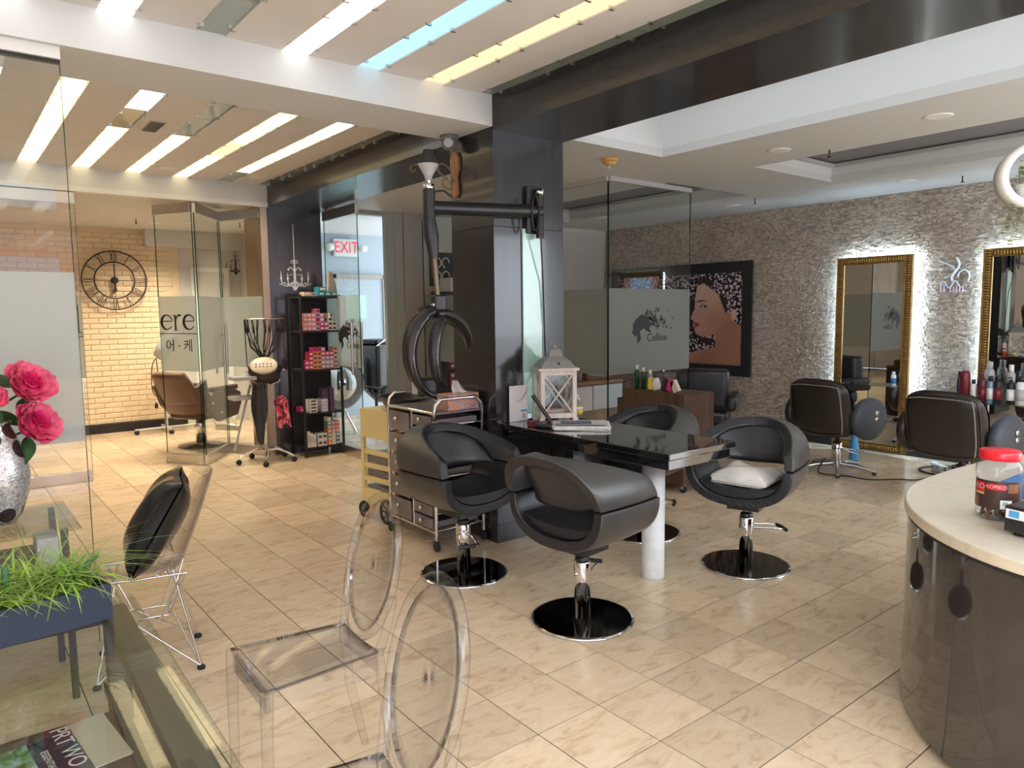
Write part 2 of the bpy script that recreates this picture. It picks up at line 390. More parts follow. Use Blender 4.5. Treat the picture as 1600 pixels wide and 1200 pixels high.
for k, (a, b) in enumerate(STR):
    for bay, (y0, y1, lay) in enumerate(((1.8, -3.2, LAY1[k]), (2.27, 5.7, LAY2[k]))):
        n = len(lay)
        for q in range(n):
            ya, yb = y0 + (y1 - y0) * q / n, y0 + (y1 - y0) * (q + 1) / n; ya, yb = min(ya, yb), max(ya, yb)
            o = MB().box(a, b, ya + 0.002, yb - 0.002, 2.838, 2.846).build('light_panel', LIT[lay[q]], ceil_l)
            o.name = 'light_panel' if lay[q] != 'G' else 'glass_panel'
            c = MB()
            for xx in (a, b):
                for yy in (ya + 0.1, yb - 0.1): c.box(xx - 0.014, xx + 0.014, yy - 0.006, yy + 0.006, 2.822, 2.838)
            c.build('clip', 'steel', ceil_l)
wb = struct('beam_cross', MB().box(-5, 1.2, 1.80, 2.27, 2.65, 2.905), 'white_paint', 'white painted cross beam below the striped ceiling', 'beam')
hd = struct('beam_header', MB().box(-5, 1.2, 5.66, 5.86, 2.66, 3.0), 'white_paint', 'white header above the folding glass doors', 'beam')
MB().box(-5, 1.2, 5.65, 5.75, 2.615, 2.66).build('door_track', 'white_plastic', hd)
v = thing('ceiling_vent', 'grey slotted air vent in the striped ceiling', 'vent', (-0.285, 3.767, 2.83))
MB().box(-.05, .05, -.16, .16, -0.006, 0).build('frame', 'light_grey', v)
for k in range(9): MB().box(-.042 + k * .0095, -.036 + k * .0095, -.15, .15, -0.010, -0.006).build('slat', 'duct', v)

# ---- dark beam line and the two dark columns
db = struct('beam_dark', MB().box(1.2, 1.79, -3.2, 1.81, 2.63, 2.95), 'black_beam', 'long near-black laminate beam running along the ceiling to the big column', 'beam')
db2 = struct('beam_dark_rear', MB().box(1.2, 1.79, 2.26, 5.71, 2.63, 2.95), 'black_beam', 'near-black beam between the big column and the far dark column', 'beam')
co = struct('column_dark', MB().box(1.2, 1.79, 1.80, 2.27, 0.12, 2.042), 'black_laminate', 'big square black laminate column with a mint glass strip', 'column')
MB().box(1.2, 1.79, 1.80, 2.27, 2.048, 2.95).build('upper_panel', 'black_laminate', co)
MB().box(1.203, 1.787, 1.803, 2.267, 2.04, 2.05).build('joint', 'black_matte', co)
MB().box(1.195, 1.795, 1.795, 2.275, 0, 0.12).build('plinth', 'black_laminate', co)
MB().box(1.425, 1.583, 1.788, 1.80, 0.80, 2.04).build('glass_strip', 'mint_glass', co)
c2 = struct('column_dark_rear', MB().box(1.2, 1.79, 5.70, 6.2, 0, 2.95), 'black_laminate', 'far black column behind the product rack with chandelier decal', 'column')
MB().box(1.13, 1.2, 5.70, 6.2, 0, 2.64).build('side_panel', 'bronze_panel', c2)

# ---- right hand ceiling with recessed trays
rc = MB()
def cbox(x0, x1, y0, y1): rc.box(x0, x1, y0, y1, 2.64, 2.70)
cbox(1.79, 2.74, 1.74, 5.5); cbox(2.74, 3.64, -3.2, 5.5); cbox(3.64, 4.85, 1.55, 2.42); cbox(4.85, 6.3, -3.2, 5.5); cbox(3.64, 4.85, 5.0, 5.5); cbox(3.64, 4.85, -3.2, -1.2)
ceil_r = struct('ceiling_right', rc, 'ceiling_paint', 'plain grey-white ceiling with recessed trays over the styling side', 'ceiling')
t = MB(); t.box(1.79, 2.74, 1.74, 1.80, 2.70, 3.05); t.box(2.74, 2.80, -3.2, 1.80, 2.70, 3.05); t.box(1.79, 2.8, -3.2, 1.8, 3.05, 3.1)
t.build('tray_fascia', 'white_paint', ceil_r)
for (y0, y1) in ((-1.2, 1.55), (2.42, 5.0)):
    t = MB(); t.box(3.58, 3.64, y0, y1, 2.70, 2.80); t.box(4.85, 4.91, y0, y1, 2.70, 2.80); t.box(3.58, 4.91, y1, y1 + .06, 2.70, 2.80); t.box(3.58, 4.91, y0 - .06, y0, 2.70, 2.80)
    t.build('tray_fascia', 'white_paint', ceil_r)
    MB().box(3.56, 4.93, y0 - .08, y1 + .08, 2.80, 2.84).build('tray_top', 'tray_dark', ceil_r)
    t = MB(); t.box(4.79, 4.83, y0 + .05, y1 - .05, 2.76, 2.785); t.box(3.70, 4.80, y1 - .06, y1 - .02, 2.76, 2.785)
    t.build('tray_rail', 'light_grey', ceil_r)
def downlight(x, y, z, label, warm=False):
    d = thing('downlight', label, 'ceiling light', (x, y, z))
    MB().lathe([(.050, -.004), (.078, -.006), (.085, 0.0)], 24).build('trim_ring', 'white_plastic', d)
    MB().lathe([(0.0, -.003), (.048, -.003)], 20).build('lamp', 'lamp_warm' if warm else 'lamp_dim', d)
    ld = bpy.data.lights.new('downlight_lamp', 'SPOT'); ld.energy = 85 if warm else 4; ld.color = (1.0, .86, .66) if warm else (1.0, .93, .82); ld.spot_size = 2.3; ld.spot_blend = .8; ld.shadow_soft_size = .05
    lo = bpy.data.objects.new('downlight_lamp', ld); C.objects.link(lo); lo.parent = d; lo.location = (0, 0, -.02)
downlight(3.25, 1.10, 2.64, 'recessed downlight between the two ceiling trays nearest the smoke detector')
downlight(3.19, 0.02, 2.64, 'recessed downlight near the hanging ring planter')
downlight(5.35, 2.93, 2.64, 'recessed downlight by the stone wall above the portrait poster')
downlight(5.37, 1.12, 2.64, 'recessed downlight by the stone wall above the gold mirrors')
downlight(0.15, 5.25, 2.83, 'round downlight in striped ceiling nearest the clock', True)
downlight(0.98, 5.27, 2.83, 'round downlight in striped ceiling nearest the far black column', True)
def sprinkler(x, y, z, label):
    d = thing('sprinkler', label, 'sprinkler', (x, y, z))
    MB().lathe([(.006, -.05), (.006, 0)], 8).build('stem', 'dark_steel', d)
    MB().lathe([(0, -.058), (.018, -.056), (.018, -.052), (0, -.05)], 12).build('deflector', 'dark_steel', d)
sprinkler(3.64 - .1, 0.875, 2.64, 'fire sprinkler at the edge of the dark ceiling tray')
sprinkler(5.5, 0.71, 2.64, 'fire sprinkler just above the stone wall near the ring planter')
sprinkler(0.35, 7.6, 2.64, 'fire sprinkler on the spa room ceiling above the clock wall')
sprinkler(1.45, 7.3, 2.64, 'fire sprinkler on the spa ceiling near the far black column')
sprinkler(5.1, 2.49, 2.64, 'fire sprinkler hanging above the portrait poster')
sd_ = thing('smoke_detector', 'yellowed round smoke detector on the ceiling beside the big column', 'smoke detector', (2.45, 2.0, 2.64))
MB().lathe([(.060, 0), (.062, -.018), (.055, -.024), (.050, -.026)], 24).build('base', 'yellow_det', sd_)
MB().lathe([(.046, -.026), (.044, -.040), (.030, -.050), (0, -.052)], 24).build('sensor_head', 'yellow_det', sd_)
MB().tube([(0, 0, -.05), (.01, 0, -.06), (-.01, .005, -.066), (.004, 0, -.075)], .003, 6).build('wire', 'white_plastic', sd_)

# ---- stone wall with split-face mosaic
def stone_mosaic():
    rng = np.random.default_rng(3); V = []; F = []; col = []
    z = 0.13; r = 0
    while z < 2.635:
        h = rng.uniform(.012, .019); y = -1.6 - rng.uniform(0, .06)
        while y < 5.5:
            ln = rng.uniform(.014, .050); d = rng.uniform(.001, .017); tl = rng.uniform(-.003, .003)
            a = len(V); y1 = min(y + ln - .0012, 5.5); z1 = min(z + h - .0012, 2.638); X = 6.03; f = X - .006 - d
            V += [(f + tl, y, z), (f - tl, y1, z), (f - tl, y1, z1), (f + tl, y, z1), (X, y, z), (X, y1, z), (X, y1, z1), (X, y, z1)]
            F += [(a, a + 3, a + 2, a + 1), (a, a + 1, a + 5, a + 4), (a + 2, a + 3, a + 7, a + 6), (a + 1, a + 2, a + 6, a + 5), (a, a + 4, a + 7, a + 3)]
            col.append(rng.uniform(0.62, 1.22)); y += ln
        z += h
    me = bpy.data.meshes.new('stone_strips'); me.from_pydata(V, [], F)
    at = me.attributes.new('tone', 'FLOAT', 'FACE'); at.data.foreach_set('value', np.repeat(np.array(col, dtype=np.float32), 5))
    m = bpy.data.materials.new('split_stone'); n, l = nodes_of(m); b = n['Principled BSDF']
    a = n.new('ShaderNodeAttribute'); a.attribute_name = 'tone'
    tn = n.new('ShaderNodeTexNoise'); tn.inputs['Scale'].default_value = 2.2; tn.inputs['Detail'].default_value = 5
    tc = n.new('ShaderNodeTexCoord'); l.new(tc.outputs['Object'], tn.inputs['Vector'])
    r = n.new('ShaderNodeValToRGB'); r.color_ramp.elements[0].position = .3; r.color_ramp.elements[1].position = .7
    r.color_ramp.elements[0].color = (0.44, 0.36, 0.28, 1); r.color_ramp.elements[1].color = (0.56, 0.49, 0.41, 1); l.new(tn.outputs[0], r.inputs[0])
    mu = n.new('ShaderNodeVectorMath'); mu.operation = 'SCALE'; l.new(r.outputs[0], mu.inputs[0]); l.new(a.outputs['Fac'], mu.inputs['Scale'])
    l.new(mu.outputs[0], b.inputs['Base Color']); b.inputs['Roughness'].default_value = .55; M['stone'] = m
    me.materials.append(m)
    return me
wall_r = struct('wall_right', MB().box(6.03, 6.3, -3.2, 5.6, 0, 3.0), 'taupe_wall', 'wall clad in small split-face stone strips behind the gold mirrors', 'wall')
so = link('stone_strips', stone_mosaic(), wall_r); so['kind'] = 'stuff'
bs = struct('baseboard_right', MB().box(5.98, 6.03, -3.2, 5.5, 0.02, 0.125), 'baseboard_black', 'black baseboard along the stone wall', 'baseboard')
MB().box(5.975, 6.03, -3.2, 5.5, 0, 0.02).build('floor_trim', 'white_plastic', bs)

# ---- rooms behind
wf = struct('wall_rear_styling', MB().box(2.96, 6.3, 5.5, 5.6, 0, 3.0), 'warm_wall', 'cream rear wall behind the glass room', 'wall')
wk = MB().box(-5, 1.07, 8.72, 8.9, 0, 3.0)
wall_b = struct('wall_back', wk, 'brick_foam', 'cream embossed brick wall carrying the big clock', 'wall')
BL, BH = 0.205, 0.0685
bm_ = bmesh.new(); bmesh.ops.create_cube(bm_, size=1.0)
for q in bm_.verts: q.co = Vector((q.co.x * (BL - .004), q.co.y * .022, q.co.z * (BH - .003)))
bmesh.ops.bevel(bm_, geom=[e for e in bm_.edges if all(v_.co.y < 0 for v_ in e.verts)], offset=.009, segments=1, affect='EDGES')
bme = bpy.data.meshes.new('brick'); bm_.to_mesh(bme); bm_.free(); bme.materials.append(M['brick_foam'])
lo = MB(); nb = 0
for r in range(37):
    z = 0.115 + BH / 2 + r * BH
    for k in range(-8, 12):
        x = -0.55 + k * BL + (BL / 2 if r % 2 else 0)
        if x > 1.07 - BL / 2 or z > 2.6: continue
        if x > -0.42 and nb < 300:
            o = link('brick', bme, wall_b, (x, 8.7195 + U(-.002, .001), z)); nb += 1
        else: lo.add([(v_.co.x + x, v_.co.y + 8.7195, v_.co.z + z) for v_ in bme.vertices], [tuple(p.vertices) for p in bme.polygons])
lo_o = lo.build('brick_field', 'brick_foam', wall_b); lo_o['kind'] = 'stuff'
struct('baseboard_back', MB().box(-5, 1.07, 8.67, 8.72, 0, .11), 'baseboard_black', 'black baseboard below the cream brick wall', 'baseboard')
sp = MB(); sp.box(1.07, 2.0, 8.74, 8.9, 0, 3.0)
wsp = struct('wall_spa', sp, 'warm_wall', 'pale side wall of the spa room past the brick', 'wall')
MB().box(0.64, 1.9, 8.55, 8.74, 2.42, 2.64).build('bulkhead', 'warm_wall', wsp)
for x in (1.22, 1.66): MB().box(x, x + .07, 8.70, 8.74, 0, 2.1).build('door_casing', 'white_plastic', wsp)
MB().box(1.22, 1.73, 8.70, 8.74, 2.1, 2.17).build('door_casing', 'white_plastic', wsp)
struct('ceiling_spa', MB().box(-5, 2.0, 5.86, 9.5, 2.64, 2.72), 'white_paint', 'plain warm ceiling of the spa room behind the glass doors', 'ceiling')
downlight(0.62, 7.9, 2.64, 'bright spa room downlight above the clock', True); downlight(0.95, 7.6, 2.64, 'spa room downlight seen through the folded door', True)
downlight(-0.4, 7.2, 2.64, 'spa room downlight seen through the fixed glass pane', True); downlight(1.3, 7.2, 2.64, 'spa room downlight above the perm machine side', True)
struct('wall_spa_side', MB().box(1.9, 2.0, 6.2, 9.4, 0, 3.0), 'warm_wall', 'spa room side wall behind the far black column', 'wall')
# exit corridor
struct('wall_corridor', MB().box(1.8, 6.3, 8.0, 8.1, 0, 3.0), 'cool_wall', 'blue-grey corridor wall carrying the exit sign', 'wall')
struct('ceiling_corridor', MB().box(1.79, 6.3, 5.6, 8.1, 2.66, 2.72), 'white_paint', 'white corridor ceiling', 'ceiling')
ph = MB(); ph.box(1.79, 2.96, 5.5, 5.6, 2.60, 3.0)
wp = struct('wall_pilaster', ph, 'taupe_wall', 'taupe pilaster and door header between rack and big column', 'wall')
MB().box(2.70, 2.96, 5.48, 5.75, 0, 2.64).build('pilaster', 'taupe_wall', wp)
for k in range(2): MB().box(2.47 + k * .115, 2.582 + k * .115, 5.50, 5.56, 0, 2.60).build('sliding_panel', 'sage_panel', wp)
dr = struct('door_1', MB().box(3.0, 3.75, 7.95, 8.0, 0, 2.02), 'cool_wall', 'corridor exit door with a small bright window', 'door')
MB().box(3.14, 3.46, 7.94, 7.95, 1.44, 1.78).build('pane', 'window_green', dr)
t = MB(); t.box(2.93, 3.0, 7.93, 8.0, 0, 2.08); t.box(3.75, 3.82, 7.93, 8.0, 0, 2.08); t.box(2.93, 3.82, 7.93, 8.0, 2.02, 2.08); t.build('door_frame', 'taupe_wall', dr)
wn = struct('window_1', MB().box(3.95, 4.2, 7.95, 8.0, 0.6, 2.0), 'daylight_pane', 'tall bright corridor window beside the exit door', 'window')
t = MB(); t.box(3.90, 3.95, 7.93, 8.0, .55, 2.05); t.box(4.2, 4.25, 7.93, 8.0, .55, 2.05); t.box(3.9, 4.25, 7.93, 8.0, 2.0, 2.05); t.build('window_frame', 'white_plastic', wn)
la = bpy.data.lights.new('corridor_daylight_fill', 'AREA'); la.energy = 26; la.color = (0.55, 0.80, 1.0); la.shape = 'RECTANGLE'; la.size = 1.4; la.size_y = 1.6  # unseen area lamp added to stand in for daylight in the corridor
lo_ = bpy.data.objects.new('corridor_daylight_fill', la); C.objects.link(lo_); lo_.location = (4.4, 7.85, 1.5); lo_.rotation_euler = (math.radians(-90), 0, math.radians(20))
# the street outside the shop front, behind the camera
st = struct('street', MB().box(-30, 30, -30, -3.3, -0.2, -0.02), 'asphalt', 'pale street paving outside the shop front', 'street')
fc = thing('brick_building', 'red brick building across the street mirrored faintly in the glass', 'building', (0, -16, 0))
MB().box(-18, 14, -1, 0, 0, 7).build('facade', 'street_brick', fc)
for k in range(9):
    for r in range(2):
        MB().box(-16.5 + k * 3.2, -15.0 + k * 3.2, 0, .05, 1.2 + r * 3, 3.0 + r * 3).build('window', 'window_blue', fc)
struct('wall_left', MB().box(-5.1, -5, -3.3, 9.5, 0, 3.0), 'warm_wall', 'pale side wall of the shop beyond the front glass pane', 'wall')
# ================================================================ GLASS
def glass_panel(name, label, p0, p1, z0, z1, rails=True, frost='frost', handle=None, edge=True):
    dx, dy = p1[0] - p0[0], p1[1] - p0[1]; L = math.hypot(dx, dy)
    t = thing(name, label, 'glass panel', (p0[0], p0[1], 0), math.atan2(dy, dx), kind='structure')
    zb, zt = (z0 + .10, z1 - .10) if rails else (z0, z1)
    MB().box(0, L, -.005, .005, zb, zt).build('pane', 'clear_glass', t)
    if edge:
        for x in (0, L - .003): MB().box(x, x + .003, -.0055, .0055, zb, zt).build('pane_edge', 'green_edge', t)
    if rails:
        MB().rbox(0, L, -.02, .02, z0, z0 + .10, .003).build('bottom_rail', 'steel', t)
        MB().rbox(0, L, -.02, .02, z1 - .10, z1, .003).build('top_rail', 'steel', t)
        for x in (.04, L - .04): MB().lathe([(0, -.024), (.012, -.024), (.012, .024), (0, .024)], 12, axis='Y', c=(x, 0, z0 + .03)).build('rail_bolt', 'chrome', t)
    if frost:
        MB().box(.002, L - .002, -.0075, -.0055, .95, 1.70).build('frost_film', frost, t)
    if handle is not None:
        for s in (-1, 1):
            MB().tube([(handle, s * .055, .88), (handle, s * .055, 1.42)], .013, 10).build('pull_handle', 'steel', t)
            for z in (1.0, 1.30): MB().tube([(handle, 0, z), (handle, s * .055, z)], .009, 8).build('handle_standoff', 'steel', t)
    return t
# front pane under the cross beam
gp = glass_panel('glass_pane', 'tall clear pane with frosted band under the white cross beam beside the peonies', (-3.6, 1.86), (-1.085, 1.86), 0.0, 2.60, rails=False, frost='frost_daylit')
MB().box(0, 2.515, -.03, .03, 2.60, 2.65).build('top_channel', 'white_plastic', gp)
MB().box(0, 2.515, -.012, .012, 2.585, 2.60).build('gasket', 'black_plastic', gp)
# far fixed pane and folding doors
fp = glass_panel('glass_pane', 'far fixed frosted pane left of the clock wall opening', (-3.0, 5.70), (-0.53, 5.70), 0.0, 2.61)
fa = glass_panel('folding_door', 'folded glass door leaf lettered in black beside the steamer', (0.21, 6.12), (0.455, 5.70), 0.0, 2.61)
fb = glass_panel('folding_door', 'middle folded glass door leaf seen nearly edge-on', (0.475, 5.70), (0.87, 6.27), 0.0, 2.61, handle=.62)
fcx = glass_panel('folding_door', 'folded glass door leaf nearest the far black column behind the perm machine', (0.885, 6.27), (1.14, 5.74), 0.0, 2.61)
gx = glass_panel('glass_door', 'glass door with long pull handle in front of the exit corridor', (1.81, 5.66), (1.81, 4.87), 0.0, 2.61, handle=.70)
# right hand glass room
g1 = glass_panel('glass_pane', 'clear pane of the glass room running away behind the big column', (2.95, 2.50), (2.95, 5.48), 0.0, 2.60, rails=False)
g2 = glass_panel('glass_pane', 'clear pane of the glass room printed with a head logo', (2.957, 2.50), (4.06, 2.50), 0.0, 2.60, rails=False)
for t, L in ((g1, 2.98), (g2, 1.1)):
    MB().box(0, L, -.02, .02, 2.60, 2.64).build('top_channel', 'light_grey', t)
    MB().box(0, L, -.02, .02, 0, .03).build('floor_channel', 'steel', t)

# ---- lettering in the panes: serif strokes
def glyph(mb, ch, ox, s, o, u, v, w):
    def rb(pts, ws): ribbon(mb, [(ox + x * s, y * s) for x, y in pts], [q * s for q in ws] if isinstance(ws, list) else ws * s, .001, o, u, v, w)
    if ch == 'e':
        pts = [(.06, .56), (.86, .56)]; rb(pts, .055)
        a = arc(.48, .48, .42, math.radians(10), math.radians(325), 26); rb([(x, y * 1.04) for x, y in a], [.07 + .13 * max(0, -math.cos(math.radians(10 + 315 * i / 25))) for i in range(26)])
    if ch == 'r':
        rb([(.22, 0), (.22, .9)], .14); rb([(.06, .02), (.40, .02)], .04); rb([(.06, .90), (.24, .93)], .05)
        rb(bez((.26, .55), (.32, .85), (.45, .98), (.66, .90), 10), [.05, .05, .06, .07, .08, .09, .1, .12, .14, .12])
    if ch == 'd':
        a = arc(.42, .46, .36, math.radians(40), math.radians(320), 22); rb([(x, y * 1.06) for x, y in a], [.06 + .12 * max(0, -math.cos(math.radians(40 + 280 * i / 21))) for i in range(22)])
        rb([(.76, 0), (.76, 1.5)], .13); rb([(.58, 1.48), (.78, 1.5)], .05); rb([(.76, .03), (.94, .03)], .05)
mb = MB()
for i, ch in enumerate('ere'): glyph(mb, ch, .025 + i * .155 - (0.02 if i == 2 else 0), .165, (0, -.009, 1.36), (1, 0, 0), (0, 0, 1), (0, -1, 0))
mb.build('lettering', 'ink', fa)
MB().box(.0, .485, -.010, -.009, 1.325, 1.332).build('rule_line', 'ink', fa)
text('lettering_small', '어 · 케', .135, 'ink', fa, (.25, -.010, 1.20), (PI / 2, 0, 0))
mb = MB(); glyph(mb, 'd', 2.30, .17, (0, -.009, 1.36), (1, 0, 0), (0, 0, 1), (0, -1, 0)); mb.build('lettering', 'ink', fp)
MB().box(1.2, 2.47, -.010, -.009, 1.325, 1.332).build('rule_line', 'ink', fp)
def logo(parent, ox, oz, s, flip=1, m='ink', y=-.0095, wy=-1):
    mb = MB(); o = (ox, y, oz); u = (flip, 0, 0)
    prof = [(-.14, -.36), (-.02, -.25), (-.07, -.10), (.05, -.03), (.18, -.10), (.30, -.13), (.23, -.02), (.36, .05), (.24, .12), (.30, .20), (.12, .22), (.0, .27), (-.10, .21), (-.20, .15), (-.28, .05), (-.27, -.05), (-.31, -.11), (-.25, -.16), (-.21, -.20), (-.15, -.18)]
    mb.prism([(a * s, b * s) for a, b in prof], .001, o, u, (0, 0, 1), (0, wy, 0))
    rr = random.Random(5)
    for k in range(90):
        a = rr.uniform(-.25, 1.5); r = .22 + abs(rr.gauss(0, .22)); cx, cz = (.10 + r * 1.2 * math.cos(a)) * s, (.05 + r * .62 * math.sin(a)) * s; q = rr.uniform(.008, .030) * s
        mb.prism([(cx + q * math.cos(i * PI / 3), cz + q * math.sin(i * PI / 3)) for i in range(6)], .001, o, u, (0, 0, 1), (0, wy, 0))
    for k in range(5):
        ribbon(mb, [((.28 + .11 * k + .07 * (i / 14) * math.cos(i * .55)) * s, (.20 - .05 * (k * 2 % 5) + .10 * (i / 14) * math.sin(i * .55)) * s) for i in range(15)], .012 * s, .001, o, u, (0, 0, 1), (0, wy, 0))
    mb.build('logo_print', m, parent)
    text('logo_lettering', 'Celline', .24 * s, m, parent, (ox + flip * .50 * s, y - .0005, oz - .24 * s), (PI / 2, 0, 0))
logo(g2, .42, 1.36, .42)
logo(g1, 1.9, 1.36, .42)
logo(gx, .42, 1.28, .42, m='ink')

# ---- chandelier decals on the black column and the spa wall
def chandelier(name, label, loc, s, m, rotz=0):
    t = thing(name, label, 'wall decal', loc, rotz)
    mb = MB(); o = (0, 0, 0); ux, vz, wy = (1, 0, 0), (0, 0, 1), (0, -1, 0)
    def P(poly): mb.prism([(a * s, b * s) for a, b in poly], .0015, o, ux, vz, wy)
    def Rb(pts, w_): ribbon(mb, [(a * s, b * s) for a, b in pts], w_ * s, .0015, o, ux, vz, wy)
    def D(x, z, r): P([(x + r * math.cos(i * PI / 4), z + 1.25 * r * math.sin(i * PI / 4)) for i in range(8)])
    for k in range(40): D((.004 if k % 2 else -.004), .62 + k * .032, .014)
    P([(-.03, -.30), (.03, -.30), (.045, .0), (.03, .3), (.02, .62), (-.02, .62), (-.03, .3), (-.045, 0)])
    P([(-.14, -.28), (.14, -.28), (.09, -.36), (.04, -.46), (-.04, -.46), (-.09, -.36)])
    for sx in (-1, 1):
        for (r, top) in ((.26, .16), (.50, .22)):
            Rb([(sx * a, b) for a, b in bez((.03, -.12), (r * .5, -.40), (r, -.34), (r, -.06), 10)], .034)
            P([(sx * (r - .05), -.06), (sx * (r + .05), -.06), (sx * (r + .02), -.01), (sx * (r - .02), -.01)])
            P([(sx * (r - .022), -.01), (sx * (r + .022), -.01), (sx * (r + .004), top), (sx * (r - .004), top)])
            for k in range(5): D(sx * (r - .10 + k * .05), -.20 - .05 * math.sin(k * PI / 4), .020)
        Rb([(sx * a, b) for a, b in bez((.02, .22), (.12, .42), (.22, .36), (.22, .24), 9)], .026)
        P([(sx * .18, .30), (sx * .27, .30), (sx * .25, .25), (sx * .2, .25)])
        for k in range(3): D(sx * (.10 + .05 * k), .12 - .02 * k, .014)
        for k in range(2): D(sx * (.06 + .06 * k), .52, .016)
        Rb([(sx * .02, .60), (sx * .14, .58)], .02)
        D(sx * .60, -.20, .022); D(sx * .12, -.30, .018)
    mb.build('print', m, t)
chandelier('chandelier_decal', 'silver chandelier sticker with long chain on the far black column', (1.476, 5.699, 1.90), .30, 'sticker_silver')
chandelier('chandelier_decal', 'black chandelier sticker on the pale spa wall behind the glass door', (1.84, 8.739, 2.20), .26, 'ink')

# ---- exit sign
ex = thing('exit_sign', 'white exit sign with red capitals on the corridor wall', 'exit sign', (3.17, 7.99, 2.46))
MB().rbox(-.19, .19, -.06, 0, -.125, .125, .006).build('housing', 'sign_white', ex)
text('lettering', 'EXIT', .235, 'sign_red', ex, (0, -.062, 0), (PI / 2, 0, 0), ext=.001, sx=.78)
for s in (-1, 1):
    MB().lathe([(0, -.05), (.05, -.05), (.06, .0), (.03, .05), (0, .05)], 14, axis='Y', c=(s * .26, -.06, .0)).build('lamp_head', 'white_plastic', ex)
    MB().tube([(s * .18, -.03, 0), (s * .25, -.05, 0)], .01, 8).build('lamp_arm', 'white_plastic', ex)

# ---- clock
ck = thing('wall_clock', 'big open black metal clock with Roman numerals on the cream brick wall', 'clock', (0.275, 8.655, 1.97))
R0, R1 = .372, .232
def ring(r, w_): return [(r * math.cos(i * 2 * PI / 64), 0, r * math.sin(i * 2 * PI / 64)) for i in range(64)]
MB().tube(ring(R0, 0), .008, 8, closed=True).build('outer_ring', 'black_matte', ck)
MB().tube(ring(R1, 0), .008, 8, closed=True).build('inner_ring', 'black_matte', ck)
NUM = {12: 'XII', 1: 'I', 2: 'II', 3: 'III', 4: 'IIII', 5: 'V', 6: 'VI', 7: 'VII', 8: 'VIII', 9: 'IX', 10: 'X', 11: 'XI'}
for h, s in NUM.items():
    a = PI / 2 - h * PI / 6; er = Vector((math.cos(a), 0, math.sin(a))); et = Vector((math.sin(a), 0, -math.cos(a)))
    wd = {'I': .022, 'V': .045, 'X': .045}; tot = sum(wd[c] for c in s); x = -tot / 2; mb = MB()
    for c in s:
        cx = x + wd[c] / 2; x += wd[c]; hw = wd[c] * .38
        def ln(a0, r0, a1, r1): mb.tube([er * r0 + et * a0, er * r1 + et * a1], .0045, 6)
        if c == 'I': ln(cx, R1, cx, R0)
        if c == 'V': ln(cx - hw, R0, cx, R1); ln(cx + hw, R0, cx, R1)
        if c == 'X': ln(cx - hw, R0, cx + hw, R1); ln(cx + hw, R0, cx - hw, R1)
    mb.build('numeral', 'black_matte', ck)
mb = MB(); mb.tube([(-R1, .004, 0), (R1, .004, 0)], .004, 6); mb.tube([(0, .004, -R1), (0, .004, R1)], .004, 6); mb.build('cross_bars', 'black_matte', ck)
MB().lathe([(0, -.02), (.042, -.02), (.045, .01), (0, .01)], 20, axis='Y').build('hub', 'black_matte', ck)
MB().prism([(-.012, 0), (.012, 0), (.010, -.10), (.02, -.13), (-.04, -.19), (-.03, -.12), (-.012, -.10)], .003, (0, -.025, 0)).build('hour_hand', 'black_matte', ck)
MB().prism([(-.006, -.08), (.006, -.08), (.004, .21), (-.004, .21)], .003, (0, -.03, 0)).build('minute_hand', 'black_matte', ck)

# ---- poster on the stone wall
po = thing('portrait_poster', 'large black framed poster of a woman in profile with flowered hair', 'poster', (5.99, 4.2, 0.70))
FW = .13; PW, PH = 1.13, 1.38
t = MB(); t.box(-.03, 0, -PW, PW, 0, FW); t.box(-.03, 0, -PW, PW, PH - FW, PH); t.box(-.03, 0, -PW, -PW + FW, FW, PH - FW); t.box(-.03, 0, PW - FW, PW, FW, PH - FW); t.build('frame', 'black_matte', po)
def flower_mat():
    m = bpy.data.materials.new('flower_print'); n, l = nodes_of(m); b = n['Principled BSDF']; tc = n.new('ShaderNodeTexCoord')
    vo = n.new('ShaderNodeTexVoronoi'); vo.inputs['Scale'].default_value = 26; l.new(tc.outputs['Object'], vo.inputs['Vector'])
    t = n.new('ShaderNodeTexNoise'); t.inputs['Scale'].default_value = 40; t.inputs['Detail'].default_value = 5; l.new(tc.outputs['Object'], t.inputs['Vector'])
    mx = n.new('ShaderNodeMath'); mx.operation = 'ADD'; l.new(vo.outputs['Distance'], mx.inputs[0]); l.new(t.outputs[0], mx.inputs[1])
    r = n.new('ShaderNodeValToRGB'); r.color_ramp.interpolation = 'LINEAR'; e = r.color_ramp.elements
    e[0].position = .92; e[0].color = (.58, .48, .49, 1); e[1].position = 1.06; e[1].color = (.03, .02, .03, 1); l.new(mx.outputs[0], r.inputs[0]); l.new(r.outputs[0], b.inputs['Base Color'])
    b.inputs['Roughness'].default_value = .12; M['flower_print'] = m
flower_mat()
MB().box(-.018, -.004, -PW + FW, PW - FW, FW, PH - FW).build('flower_backdrop', 'flower_print', po)
